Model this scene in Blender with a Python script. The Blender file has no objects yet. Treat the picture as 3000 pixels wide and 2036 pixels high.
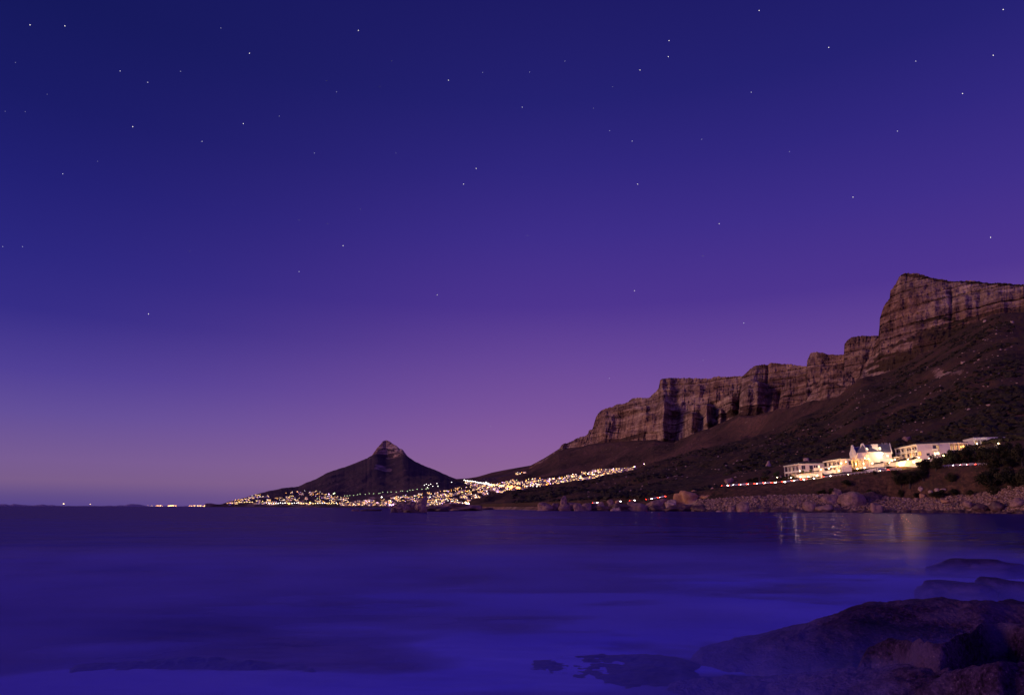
import bpy, math, random
import numpy as np
from mathutils import Vector, Matrix
from mathutils.bvhtree import BVHTree

S = bpy.context.scene
COL = S.collection
RAD = math.radians

# ------------------------------------------------------------------ camera
F = 2000.0; CAMZ = 2.5; PITCH = RAD(13.17); ROLL = RAD(0.155)
_r = np.array([1, 0, 0.]); _w = np.array([0, math.cos(PITCH), math.sin(PITCH)]); _u = np.array([0, -math.sin(PITCH), math.cos(PITCH)])
_c, _s = math.cos(ROLL), math.sin(ROLL)
VR = _r*_c + _u*_s; VU = _u*_c - _r*_s; VW = _w
cam = bpy.data.cameras.new('camera'); camo = bpy.data.objects.new('camera', cam); COL.objects.link(camo)
cam.sensor_width = 36; cam.sensor_fit = 'HORIZONTAL'; cam.lens = 24.0
cam.clip_start = 0.5; cam.clip_end = 200000
M = Matrix.Identity(4)
for i in range(3):
    M[i][0] = VR[i]; M[i][1] = VU[i]; M[i][2] = -VW[i]
M[2][3] = CAMZ
camo.matrix_world = M
S.camera = camo

def srgb(r, g, b):
    f = lambda c: (c/255/12.92) if c <= 10.3 else ((c/255+0.055)/1.055)**2.4
    return (f(r), f(g), f(b), 1.0)

# ------------------------------------------------------------------ world: dusk sky
SUN_EL, SUN_AZ = 13.0, 268.0     # afterglow in the south-west, on the camera's left (azimuth clockwise from +Y)
wd = bpy.data.worlds.new('World'); S.world = wd; wd.use_nodes = True
nt = wd.node_tree; nt.nodes.clear()
N = nt.nodes.new; L = nt.links.new
out = N('ShaderNodeOutputWorld'); bg = N('ShaderNodeBackground'); L(bg.outputs[0], out.inputs[0])
tc = N('ShaderNodeTexCoord'); sep = N('ShaderNodeSeparateXYZ'); L(tc.outputs['Generated'], sep.inputs[0])
def wramp(stops):
    r = N('ShaderNodeValToRGB'); cr = r.color_ramp; cr.interpolation = 'EASE'
    cr.interpolation = 'LINEAR'
    while len(cr.elements) < len(stops): cr.elements.new(0.5)
    for e, (p, c) in zip(cr.elements, stops): e.position = p; e.color = srgb(*c)
    L(sep.outputs['Z'], r.inputs[0]); return r
SKY_MID = [(0.0, (126, 90, 140)), (0.02, (138, 97, 144)), (0.05, (142, 99, 150)), (0.09, (136, 92, 156)), (0.14, (122, 83, 156)),
           (0.21, (103, 70, 152)), (0.285, (78, 52, 144)), (0.38, (62, 45, 138)), (0.465, (48, 38, 127)), (0.545, (36, 32, 114)), (0.65, (29, 26, 101)), (1.0, (22, 22, 90))]
SKY_LEFT = [(0.0, (82, 66, 138)), (0.012, (94, 74, 136)), (0.03, (120, 91, 138)), (0.055, (118, 90, 147)), (0.11, (97, 77, 153)), (0.16, (77, 61, 149)),
            (0.23, (50, 42, 134)), (0.3, (40, 36, 126)), (0.38, (30, 29, 114)), (0.46, (22, 24, 100)), (0.56, (17, 21, 88)), (1.0, (14, 18, 80))]
ra, rb = wramp(SKY_MID), wramp(SKY_LEFT)
mr = N('ShaderNodeMapRange'); mr.interpolation_type = 'SMOOTHSTEP'; mr.inputs['From Min'].default_value = 0.12; mr.inputs['From Max'].default_value = -0.68
L(sep.outputs['X'], mr.inputs['Value'])
mx = N('ShaderNodeMix'); mx.data_type = 'RGBA'; L(mr.outputs[0], mx.inputs[0]); L(ra.outputs[0], mx.inputs[6]); L(rb.outputs[0], mx.inputs[7])
# unseen sky behind the camera, brightened to light the surf blue
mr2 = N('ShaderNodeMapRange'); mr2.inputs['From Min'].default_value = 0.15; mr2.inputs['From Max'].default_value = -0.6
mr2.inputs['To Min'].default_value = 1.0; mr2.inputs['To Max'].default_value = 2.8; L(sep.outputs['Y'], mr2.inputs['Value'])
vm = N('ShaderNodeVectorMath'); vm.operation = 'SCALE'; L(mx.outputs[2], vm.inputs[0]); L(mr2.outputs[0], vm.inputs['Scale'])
sky = N('ShaderNodeTexSky'); sky.sky_type = 'NISHITA'; sky.sun_disc = False; sky.sun_elevation = RAD(SUN_EL); sky.sun_rotation = RAD(SUN_AZ)
sc_ = N('ShaderNodeVectorMath'); sc_.operation = 'SCALE'; sc_.inputs['Scale'].default_value = 0.0006; L(sky.outputs[0], sc_.inputs[0])
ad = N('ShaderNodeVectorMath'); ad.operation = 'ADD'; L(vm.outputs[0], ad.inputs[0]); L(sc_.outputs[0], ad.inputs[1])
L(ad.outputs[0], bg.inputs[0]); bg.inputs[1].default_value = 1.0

sl = bpy.data.lights.new('afterglow', 'SUN'); sl.energy = 1.5; sl.angle = RAD(30); sl.color = (1.0, 0.60, 0.46)
so = bpy.data.objects.new('afterglow', sl); COL.objects.link(so)
az = RAD(SUN_AZ); el = RAD(SUN_EL)
sd = Vector((math.sin(az)*math.cos(el), math.cos(az)*math.cos(el), math.sin(el)))
so.rotation_euler = sd.to_track_quat('Z', 'Y').to_euler()

S.view_settings.view_transform = 'Standard'; S.view_settings.look = 'None'
S.view_settings.exposure = 0; S.view_settings.gamma = 1
S.cycles.max_bounces = 5; S.cycles.use_denoising = True

# ------------------------------------------------------------------ helpers
def ray(px, py):
    px = np.asarray(px, float); py = np.asarray(py, float)
    return ((px-1500)/F)[..., None]*VR + ((1018-py)/F)[..., None]*VU + VW
def P(px, py, d):
    v = ray(px, py); t = np.asarray(d, float)/np.hypot(v[..., 0], v[..., 1]); p = v*t[..., None]; p[..., 2] += CAMZ; return p
def PZ(px, d, z):                      # the point at height z and horizontal distance d seen in column px
    px = np.asarray(px, float); lo = np.full(px.shape, -3000.); hi = np.full(px.shape, 3500.)
    z = np.asarray(z, float)+0*px; d = np.asarray(d, float)+0*px
    for _ in range(40):
        m = (lo+hi)/2; g = P(px, m, d)[..., 2] > z
        lo = np.where(g, m, lo); hi = np.where(g, hi, m)
    return P(px, (lo+hi)/2, d)
def proj(p):
    q = np.asarray(p, float)-np.array([0, 0, CAMZ]); z = q@VW
    return 1500+F*(q@VR)/z, 1018-F*(q@VU)/z

def _hash(ix, iy, iz, seed):
    h = (ix.astype(np.int64)*374761393 + iy.astype(np.int64)*668265263 + iz.astype(np.int64)*2147483647 + seed*1274126177) & 0xffffffff
    h = ((h ^ (h >> 13))*1274126177) & 0xffffffff
    h = ((h ^ (h >> 16))*2246822519) & 0xffffffff
    return ((h ^ (h >> 15)) & 0xffffff)/float(0xffffff)*2-1
def noise(x, y, z=0.0, seed=0):
    x, y, z = np.broadcast_arrays(np.asarray(x, float), np.asarray(y, float), np.asarray(z, float))
    ix, iy, iz = np.floor(x), np.floor(y), np.floor(z)
    fx, fy, fz = x-ix, y-iy, z-iz
    fx, fy, fz = [f*f*f*(f*(f*6-15)+10) for f in (fx, fy, fz)]
    r = 0
    for a in (0, 1):
        for b in (0, 1):
            for c in (0, 1):
                w = (fx if a else 1-fx)*(fy if b else 1-fy)*(fz if c else 1-fz)
                r = r + w*_hash(ix+a, iy+b, iz+c, seed)
    return r
def fbm(x, y, z=0.0, seed=0, o=4, g=0.5):
    r = 0; a = 1; f = 1
    for i in range(o):
        r = r + a*noise(x*f, y*f, np.asarray(z)*f, seed+i*17); a *= g; f *= 2.03
    return r
def ridged(x, y, z=0.0, seed=0, o=3):
    r = 0; a = 1; f = 1
    for i in range(o):
        r = r + a*(1-2*np.abs(noise(x*f, y*f, np.asarray(z)*f, seed+i*31))); a *= 0.5; f *= 2.1
    return r/1.6

def link(name, me, mats, parent=None, smooth=False):
    o = bpy.data.objects.new(name, me); COL.objects.link(o)
    for m in (mats if isinstance(mats, (list, tuple)) else [mats]):
        if m is not None and len(me.materials) < len(mats if isinstance(mats, (list, tuple)) else [mats]): me.materials.append(m)
    if parent: o.parent = parent
    if smooth: me.polygons.foreach_set('use_smooth', [True]*len(me.polygons))
    return o
def tag(o, label, cat=None, group=None, kind=None):
    if label: o['label'] = label
    if cat: o['category'] = cat
    if group: o['group'] = group
    if kind: o['kind'] = kind
    return o
def thing(name, loc, label, cat, group=None, rz=0.0):
    o = bpy.data.objects.new(name, None); COL.objects.link(o); o.empty_display_size = 0.1
    o.location = loc; o.rotation_euler = (0, 0, rz); return tag(o, label, cat, group)
def grid_mesh(V, name, attr=None, closed=False):        # V: (rows, cols, 3)
    R_, C_ = V.shape[:2]
    me = bpy.data.meshes.new(name)
    idx = np.arange(R_*C_).reshape(R_, C_)
    q = np.stack([idx[:-1, :-1], idx[:-1, 1:], idx[1:, 1:], idx[1:, :-1]], -1).reshape(-1, 4)
    me.vertices.add(R_*C_); me.vertices.foreach_set('co', V.reshape(-1).astype(np.float32))
    me.loops.add(q.size); me.loops.foreach_set('vertex_index', q.reshape(-1).astype(np.int32))
    me.polygons.add(len(q)); me.polygons.foreach_set('loop_start', np.arange(0, q.size, 4, dtype=np.int32))
    me.update(calc_edges=True); me.validate()
    me.polygons.foreach_set('use_smooth', np.ones(len(me.polygons), bool))
    if attr:
        for k, v in attr.items():
            a = me.attributes.new(k, 'FLOAT', 'POINT'); a.data.foreach_set('value', v.reshape(-1).astype(np.float32))
    return me

class MB:                                   # collects simple solids into one mesh
    def __init__(s): s.v = []; s.f = []; s.m = []
    def add(s, vs, fs, mi=0):
        b = len(s.v); s.v += [tuple(v) for v in vs]; s.f += [tuple(b+i for i in f) for f in fs]; s.m += [mi]*len(fs)
    def hexa(s, p, mi=0):                   # 8 points: bottom 4 ccw, top 4 ccw
        s.add(p, [(0, 3, 2, 1), (4, 5, 6, 7), (0, 1, 5, 4), (1, 2, 6, 5), (2, 3, 7, 6), (3, 0, 4, 7)], mi)
    def box(s, x0, x1, y0, y1, z0, z1, mi=0):
        s.hexa([(x0, y0, z0), (x1, y0, z0), (x1, y1, z0), (x0, y1, z0), (x0, y0, z1), (x1, y0, z1), (x1, y1, z1), (x0, y1, z1)], mi)
    def prism(s, poly, z0, z1, mi=0):       # poly: list of (x, y) ccw
        n = len(poly)
        s.add([(x, y, z0) for x, y in poly]+[(x, y, z1) for x, y in poly],
              [tuple(range(n-1, -1, -1)), tuple(range(n, 2*n))]+[(i, (i+1) % n, n+(i+1) % n, n+i) for i in range(n)], mi)
    def plate(s, pts, off, mi=0):           # any planar polygon (3-D points) given thickness along off
        n = len(pts); o = Vector((*off, 0)[:3])
        s.add([Vector(p) for p in pts]+[Vector(p)+o for p in pts],
              [tuple(range(n)), tuple(range(2*n-1, n-1, -1))]+[((i+1) % n, i, n+i, n+(i+1) % n) for i in range(n)], mi)
    def tube(s, path, rad, k=8, mi=0):
        path = [Vector(p) for p in path]; rings = []
        for i, p in enumerate(path):
            d = (path[min(i+1, len(path)-1)]-path[max(i-1, 0)]).normalized()
            a = d.orthogonal().normalized(); b = d.cross(a); r = rad[i] if isinstance(rad, (list, tuple)) else rad
            rings.append([p+(a*math.cos(2*math.pi*j/k)+b*math.sin(2*math.pi*j/k))*r for j in range(k)])
        vs = [v for r in rings for v in r]; fs = []
        for i in range(len(rings)-1):
            for j in range(k): fs.append((i*k+j, i*k+(j+1) % k, (i+1)*k+(j+1) % k, (i+1)*k+j))
        fs.append(tuple(range(k-1, -1, -1))); fs.append(tuple(range((len(rings)-1)*k, len(rings)*k)))
        s.add(vs, fs, mi)
    def ball(s, c, r, k=8, mi=0, sz=1.0):
        vs = []; fs = []; R2 = k//2
        for i in range(1, R2):
            t = math.pi*i/R2
            for j in range(k): vs.append((c[0]+r*math.sin(t)*math.cos(2*math.pi*j/k), c[1]+r*math.sin(t)*math.sin(2*math.pi*j/k), c[2]+r*sz*math.cos(t)))
        for i in range(R2-2):
            for j in range(k): fs.append((i*k+j, (i+1)*k+j, (i+1)*k+(j+1) % k, i*k+(j+1) % k))
        t_, b_ = len(vs), len(vs)+1; vs += [(c[0], c[1], c[2]+r*sz), (c[0], c[1], c[2]-r*sz)]
        for j in range(k):
            fs.append((t_, j, (j+1) % k)); fs.append((b_, (R2-2)*k+(j+1) % k, (R2-2)*k+j))
        s.add(vs, fs, mi)
    def mesh(s, name):
        me = bpy.data.meshes.new(name); me.from_pydata(s.v, [], s.f); me.polygons.foreach_set('material_index', s.m); me.update(); return me
    def build(s, name, mats, parent=None, smooth=False):
        me = s.mesh(name); o = bpy.data.objects.new(name, me); COL.objects.link(o)
        for m in (mats if isinstance(mats, (list, tuple)) else [mats]): me.materials.append(m)
        if parent: o.parent = parent
        if smooth: me.polygons.foreach_set('use_smooth', [True]*len(me.polygons))
        return o

# ------------------------------------------------------------------ materials
def newmat(name):
    m = bpy.data.materials.new(name); m.use_nodes = True
    t = m.node_tree; return m, t, t.nodes['Principled BSDF']
def nd(t, kind, **kw):
    n = t.nodes.new(kind)
    for k, v in kw.items():
        if k in n.inputs: n.inputs[k].default_value = v
        else: setattr(n, k, v)
    return n
def ramp(t, src, stops):
    r = t.nodes.new('ShaderNodeValToRGB'); cr = r.color_ramp
    while len(cr.elements) < len(stops): cr.elements.new(0.5)
    for e, (p, c) in zip(cr.elements, stops): e.position = p; e.color = (*c, 1) if len(c) == 3 else c
    t.links.new(src, r.inputs[0]); return r.outputs[0]
def coords(t, scale, kind='Object'):
    c = t.nodes.new('ShaderNodeTexCoord'); mp = t.nodes.new('ShaderNodeMapping'); mp.inputs['Scale'].default_value = scale
    t.links.new(c.outputs[kind], mp.inputs[0]); return mp.outputs[0]
def ntex(t, vec, scale=1.0, detail=4.0, rough=0.55, dist=0.0):
    n = t.nodes.new('ShaderNodeTexNoise'); n.inputs['Scale'].default_value = scale; n.inputs['Detail'].default_value = detail
    n.inputs['Roughness'].default_value = rough; n.inputs['Distortion'].default_value = dist
    t.links.new(vec, n.inputs['Vector']); return n.outputs['Fac']
def mixc(t, f, a, b, mode='MIX'):
    m = t.nodes.new('ShaderNodeMix'); m.data_type = 'RGBA'; m.blend_type = mode
    for i, x in ((0, f), (6, a), (7, b)):
        if hasattr(x, 'is_output') or isinstance(x, bpy.types.NodeSocket): t.links.new(x, m.inputs[i])
        else: m.inputs[i].default_value = x if i == 0 else ((*x, 1) if len(x) == 3 else x)
    return m.outputs[2]
def math_(t, op, a, b=0.0, clamp=False):
    m = t.nodes.new('ShaderNodeMath'); m.operation = op; m.use_clamp = clamp
    for i, x in ((0, a), (1, b)):
        if isinstance(x, bpy.types.NodeSocket): t.links.new(x, m.inputs[i])
        else: m.inputs[i].default_value = x
    return m.outputs[0]
def bump(t, bs, h, strength=0.5, dist=1.0):
    b = t.nodes.new('ShaderNodeBump'); b.inputs['Strength'].default_value = strength; b.inputs['Distance'].default_value = dist
    t.links.new(h, b.inputs['Height']); t.links.new(b.outputs[0], bs.inputs['Normal'])

def plain(name, col, rough=0.8, var=0.15, scale=0.6, metal=0.0, spec=0.3):
    m, t, b = newmat(name)
    n = ntex(t, coords(t, (scale,)*3), 1.0, 5)
    c = ramp(t, n, [(0.25, tuple(x*(1-var) for x in col)), (0.75, tuple(min(1, x*(1+var)) for x in col))])
    t.links.new(c, b.inputs['Base Color']); b.inputs['Roughness'].default_value = rough
    b.inputs['Metallic'].default_value = metal; b.inputs['Specular IOR Level'].default_value = spec
    return m
def glow(name, col, strength, sample=False, var=0.0):
    m, t, b = newmat(name); b.inputs['Base Color'].default_value = (*[c*0.3 for c in col], 1)
    b.inputs['Emission Color'].default_value = (*col, 1); b.inputs['Emission Strength'].default_value = strength
    if var:
        n = ntex(t, coords(t, (0.5, 0.5, 0.9)), 1.0, 2)
        c = ramp(t, n, [(0.35, tuple(x*(1-var) for x in col)), (0.62, col)]); t.links.new(c, b.inputs['Emission Color'])
    m.cycles.emission_sampling = 'FRONT_BACK' if sample else 'NONE'
    return m

def terrain_mat(name, rock, scrub, k=1.0, speck=0.0, earth=None):
    """rock: dark, mid, light; scrub: dark, mid, warm.  k scales the texture size in metres"""
    m, t, b = newmat(name)
    strata = ntex(t, coords(t, (0.0016/k, 0.0016/k, 0.075/k)), 1.0, 6, 0.62, 0.25)
    crack = ntex(t, coords(t, (0.03/k, 0.03/k, 0.0045/k)), 1.0, 6, 0.65, 0.4)
    big = ntex(t, coords(t, (0.004/k,)*3), 1.0, 3)
    fine = ntex(t, coords(t, (0.05/k, 0.05/k, 0.12/k)), 1.0, 7, 0.7)
    s = math_(t, 'ADD', math_(t, 'MULTIPLY', strata, 0.34), math_(t, 'MULTIPLY', crack, 0.36))
    s = math_(t, 'ADD', s, math_(t, 'MULTIPLY', fine, 0.30))
    rc = ramp(t, s, [(0.40, rock[0]), (0.47, tuple((a+c)/2 for a, c in zip(rock[0], rock[1]))), (0.51, rock[1]), (0.60, rock[2])])
    rc = mixc(t, ramp(t, big, [(0.40, (0, 0, 0)), (0.62, (0.9, 0.9, 0.9))]), rc, (0.78, 0.62, 0.54), 'MULTIPLY')
    v1 = ntex(t, coords(t, (0.006/k, 0.006/k, 0.006/k)), 1.0, 5, 0.6, 0.3)
    v2 = ntex(t, coords(t, (0.09/k,)*3), 1.0, 6, 0.7)
    sc = mixc(t, ramp(t, v1, [(0.38, (0, 0, 0)), (0.64, (1, 1, 1))]), scrub[0], scrub[2])
    sc = mixc(t, ramp(t, v2, [(0.42, (0, 0, 0)), (0.6, (1, 1, 1))]), sc, scrub[1])
    if speck:
        vo = t.nodes.new('ShaderNodeTexVoronoi'); vo.inputs['Scale'].default_value = 1.0
        t.links.new(coords(t, (0.05/k, 0.05/k, 0.09/k)), vo.inputs['Vector'])
        patch = ramp(t, ntex(t, coords(t, (0.008/k, 0.008/k, 0.016/k)), 1.0, 4, 0.6), [(0.55, (0, 0, 0)), (0.68, (1, 1, 1))])
        sp = ramp(t, vo.outputs['Distance'], [(0.10*speck, (1, 1, 1)), (0.17*speck, (0, 0, 0))])
        sc = mixc(t, math_(t, 'MULTIPLY', sp, patch), sc, tuple(x*0.8 for x in rock[2]))
    at = t.nodes.new('ShaderNodeAttribute'); at.attribute_name = 'rock'
    f = math_(t, 'ADD', at.outputs['Fac'], math_(t, 'MULTIPLY', math_(t, 'SUBTRACT', v2, 0.5), 0.9))
    f = ramp(t, f, [(0.42, (0, 0, 0)), (0.58, (1, 1, 1))])
    col = mixc(t, f, sc, rc)
    if earth:
        ae = t.nodes.new('ShaderNodeAttribute'); ae.attribute_name = 'earth'
        en = ntex(t, coords(t, (0.25, 0.25, 0.5)), 1.0, 6, 0.65)
        ec = ramp(t, en, [(0.32, earth[0]), (0.5, earth[1]), (0.68, earth[2])])
        fe = math_(t, 'ADD', ae.outputs['Fac'], math_(t, 'MULTIPLY', math_(t, 'SUBTRACT', en, 0.5), 1.0))
        col = mixc(t, ramp(t, fe, [(0.40, (0, 0, 0)), (0.60, (1, 1, 1))]), col, ec)
    t.links.new(col, b.inputs['Base Color'])
    h = math_(t, 'ADD', math_(t, 'MULTIPLY', s, 1.2), v2)
    bump(t, b, h, 0.9, 7.0*k)
    b.inputs['Roughness'].default_value = 0.95; b.inputs['Specular IOR Level'].default_value = 0.1
    return m

ROCK = ((0.085, 0.045, 0.038), (0.28, 0.17, 0.14), (0.56, 0.38, 0.28))
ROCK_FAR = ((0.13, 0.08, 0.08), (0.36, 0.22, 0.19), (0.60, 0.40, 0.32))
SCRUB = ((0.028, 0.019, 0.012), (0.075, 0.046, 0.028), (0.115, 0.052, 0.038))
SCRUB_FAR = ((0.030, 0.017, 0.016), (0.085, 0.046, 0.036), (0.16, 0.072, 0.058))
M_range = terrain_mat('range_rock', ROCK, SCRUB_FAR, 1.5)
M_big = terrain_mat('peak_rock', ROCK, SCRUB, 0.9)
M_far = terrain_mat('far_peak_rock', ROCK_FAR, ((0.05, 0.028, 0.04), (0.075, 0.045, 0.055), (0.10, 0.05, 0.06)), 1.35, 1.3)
M_mid = terrain_mat('mid_slope', ROCK, SCRUB_FAR, 1.2, 0.8)
M_near = terrain_mat('near_slope', ROCK, SCRUB, 0.55, 1.0, earth=((0.045, 0.022, 0.016), (0.095, 0.045, 0.032), (0.17, 0.08, 0.05)))

def granite(name, cols, scale, rough=0.75, bumpd=0.3, spec=0.3):
    m, t, b = newmat(name)
    a = ntex(t, coords(t, (scale,)*3), 1.0, 6, 0.65, 0.3); c = ntex(t, coords(t, (scale*7,)*3), 1.0, 5, 0.7)
    s = math_(t, 'ADD', math_(t, 'MULTIPLY', a, 0.6), math_(t, 'MULTIPLY', c, 0.4))
    t.links.new(ramp(t, s, [(0.36, cols[0]), (0.5, cols[1]), (0.64, cols[2])]), b.inputs['Base Color'])
    bump(t, b, s, 0.9, bumpd); b.inputs['Roughness'].default_value = rough; b.inputs['Specular IOR Level'].default_value = spec
    return m
M_gran = granite('granite', ((0.10, 0.05, 0.045), (0.27, 0.14, 0.12), (0.40, 0.22, 0.18)), 0.16, bumpd=0.8)
M_granp = granite('pale_granite', ((0.20, 0.11, 0.09), (0.40, 0.24, 0.19), (0.58, 0.38, 0.31)), 0.16, bumpd=0.8)
M_grano = granite('ochre_granite', ((0.24, 0.10, 0.045), (0.42, 0.20, 0.10), (0.55, 0.30, 0.17)), 0.12, bumpd=0.8)
M_grand = granite('dark_wet_granite', ((0.035, 0.016, 0.018), (0.10, 0.045, 0.045), (0.17, 0.08, 0.075)), 0.2, 0.5, 0.6)
# cobbles: each stone its own tone
m, t, b = newmat('cobbles')
vo = t.nodes.new('ShaderNodeTexVoronoi'); t.links.new(coords(t, (0.55,)*3), vo.inputs['Vector'])
sr = t.nodes.new('ShaderNodeSeparateColor'); t.links.new(vo.outputs['Color'], sr.inputs[0])
t.links.new(ramp(t, sr.outputs[0], [(0.0, (0.07, 0.03, 0.03)), (0.45, (0.20, 0.095, 0.07)), (0.8, (0.36, 0.19, 0.14)), (1.0, (0.60, 0.40, 0.33))]), b.inputs['Base Color'])
cc = b.inputs['Base Color'].links[0].from_socket
gp = t.nodes.new('ShaderNodeNewGeometry'); sp_ = t.nodes.new('ShaderNodeSeparateXYZ'); t.links.new(gp.outputs['Position'], sp_.inputs[0])
wz = math_(t, 'ADD', sp_.outputs['Z'], math_(t, 'MULTIPLY', ntex(t, coords(t, (0.07, 0.07, 0.3)), 1.0, 4, 0.6), -5.0))
t.links.new(mixc(t, ramp(t, math_(t, 'MULTIPLY', math_(t, 'ADD', wz, 2.6), 0.5), [(0.0, (1, 1, 1)), (1.0, (0, 0, 0))]), cc, (0.30, 0.24, 0.26), 'MULTIPLY'), b.inputs['Base Color'])
b.inputs['Roughness'].default_value = 0.7
M_cob = m
# barnacled foreground rock
m, t, b = newmat('barnacled_rock')
a = ntex(t, coords(t, (0.8,)*3), 1.0, 6, 0.6, 0.4); c = ntex(t, coords(t, (16, 16, 22)), 1.0, 5, 0.75, 0.5)
vo = t.nodes.new('ShaderNodeTexVoronoi'); vo.inputs['Scale'].default_value = 26; t.links.new(coords(t, (1, 1, 1)), vo.inputs['Vector'])
s = math_(t, 'ADD', math_(t, 'MULTIPLY', a, 0.45), math_(t, 'MULTIPLY', c, 0.55))
base = ramp(t, s, [(0.40, (0.005, 0.001, 0.006)), (0.5, (0.032, 0.011, 0.055)), (0.62, (0.095, 0.042, 0.13))])
weed = ramp(t, a, [(0.48, (0, 0, 0)), (0.66, (1, 1, 1))])
col = mixc(t, weed, base, (0.065, 0.032, 0.12))
specks = math_(t, 'MULTIPLY', ramp(t, vo.outputs['Distance'], [(0.12, (1, 1, 1)), (0.25, (0, 0, 0))]), ramp(t, c, [(0.5, (0, 0, 0)), (0.62, (1, 1, 1))]))
col = mixc(t, specks, col, (0.20, 0.12, 0.20))
sx = t.nodes.new('ShaderNodeSeparateXYZ'); gm = t.nodes.new('ShaderNodeNewGeometry'); t.links.new(gm.outputs['Position'], sx.inputs[0])   # film of surf running over the low rock
wz = math_(t, 'ADD', sx.outputs['Z'], math_(t, 'MULTIPLY', math_(t, 'SUBTRACT', a, 0.5), -0.9))
wash = ramp(t, wz, [(0.0, (1, 1, 1)), (0.22, (0.62, 0.62, 0.62)), (0.62, (0, 0, 0))])
col = mixc(t, math_(t, 'MULTIPLY', wash, 0.55), col, (0.09, 0.07, 0.50))
t.links.new(col, b.inputs['Base Color'])
bump(t, b, math_(t, 'ADD', s, math_(t, 'MULTIPLY', vo.outputs['Distance'], -0.4)), 0.7, 0.045)
b.inputs['Roughness'].default_value = 0.6; b.inputs['Specular IOR Level'].default_value = 0.07
M_fore = m
M_sub = granite('submerged_rock', ((0.02, 0.016, 0.14), (0.03, 0.025, 0.22), (0.05, 0.04, 0.32)), 1.2, 0.5, 0.02)

M_white = plain('whitewash', (0.80, 0.72, 0.60), 0.85, 0.06, 0.5)
M_white2 = plain('grey_whitewash', (0.62, 0.50, 0.50), 0.85, 0.10, 0.4)
M_slate = plain('slate_roof', (0.11, 0.10, 0.14), 0.7, 0.2, 1.2)
M_dkroof = plain('dark_roof', (0.05, 0.045, 0.03), 0.9, 0.25, 0.8)
M_glass = plain('dark_glass', (0.02, 0.02, 0.03), 0.15, 0.2, 1.0, 0, 0.6)
M_frame = plain('dark_wood', (0.07, 0.035, 0.025), 0.6, 0.2, 2.0)
M_lit = glow('lit_window', (1.0, 0.42, 0.09), 1.5, var=0.55)
M_lit2 = glow('bright_window', (1.0, 0.78, 0.45), 2.6)
M_curt = glow('curtained_window', (1.0, 0.62, 0.28), 0.7, var=0.4)
M_bulb = glow('lamp_bulb', (1.0, 0.72, 0.32), 900.0, True)
M_bulb2 = glow('small_bulb', (1.0, 0.75, 0.4), 30.0)
M_orange = glow('sodium_bulb', (1.0, 0.42, 0.07), 18.0)
M_metal = plain('painted_metal', (0.25, 0.24, 0.24), 0.5, 0.1, 2.0, 0.5)
M_asph = plain('asphalt', (0.05, 0.048, 0.05), 0.85, 0.25, 0.7)
M_paint = plain('road_paint', (0.7, 0.68, 0.6), 0.7, 0.1)
M_blue = plain('blue_canvas', (0.03, 0.03, 0.12), 0.8, 0.2, 2)
M_bark = plain('bark', (0.06, 0.04, 0.03), 0.9, 0.3, 3)
M_tyre = plain('tyre_rubber', (0.02, 0.02, 0.02), 0.9, 0.1)
M_head = glow('headlight_glass', (1.0, 0.90, 0.85), 30.0)
M_tail = glow('taillight_glass', (1.0, 0.03, 0.012), 26.0)
M_cream = plain('parasol_cloth', (0.75, 0.68, 0.55), 0.8, 0.06)
def leafmat(name, a, b_, c):
    m, t, bs = newmat(name)
    n = ntex(t, coords(t, (0.5,)*3), 1.0, 5, 0.7)
    t.links.new(ramp(t, n, [(0.35, a), (0.5, b_), (0.68, c)]), bs.inputs['Base Color'])
    bs.inputs['Roughness'].default_value = 0.8; bs.inputs['Specular IOR Level'].default_value = 0.15; return m
M_leaf = leafmat('dark_leaves', (0.010, 0.010, 0.004), (0.028, 0.024, 0.010), (0.055, 0.042, 0.018))
M_leaf2 = leafmat('green_leaves', (0.03, 0.04, 0.012), (0.08, 0.10, 0.03), (0.13, 0.15, 0.045))

# ------------------------------------------------------------------ terrain patches
def ip(tab, x, smooth=0):
    tab = np.array(tab, float)
    if not smooth: return np.interp(x, tab[:, 0], tab[:, 1])
    return sum(np.interp(x+o_*smooth/4., tab[:, 0], tab[:, 1])*math.exp(-(o_/4.)**2) for o_ in range(-8, 9))/sum(math.exp(-(o_/4.)**2) for o_ in range(-8, 9))
BVH = []
def patch(name, label, px, rows, mat, disp=None, kind='structure', attrs=None, target=True):
    """rows: list of ((cols,3) array, n rows to next, rock value). Linear between rows in world space."""
    V = []; rk = []
    for i in range(len(rows)-1):
        a, n, ra_ = rows[i]; b_, _, rb_ = rows[i+1]
        for j in range(n):
            t_ = j/n; V.append(a*(1-t_)+b_*t_); rk.append(np.full(len(px), ra_*(1-t_)+rb_*t_))
    V.append(rows[-1][0]); rk.append(np.full(len(px), rows[-1][2]))
    V = np.array(V); rk = np.array(rk)
    ex = {}
    if disp is not None:
        r = disp(V, rk)
        if isinstance(r, tuple): V, rk, ex = r
        else: V = r
    ex = dict(ex); ex['rock'] = rk
    me = grid_mesh(V, name, ex)
    o = link(name, me, mat); tag(o, label, kind=kind)
    if target: BVH.append(me)
    return o, V

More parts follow.
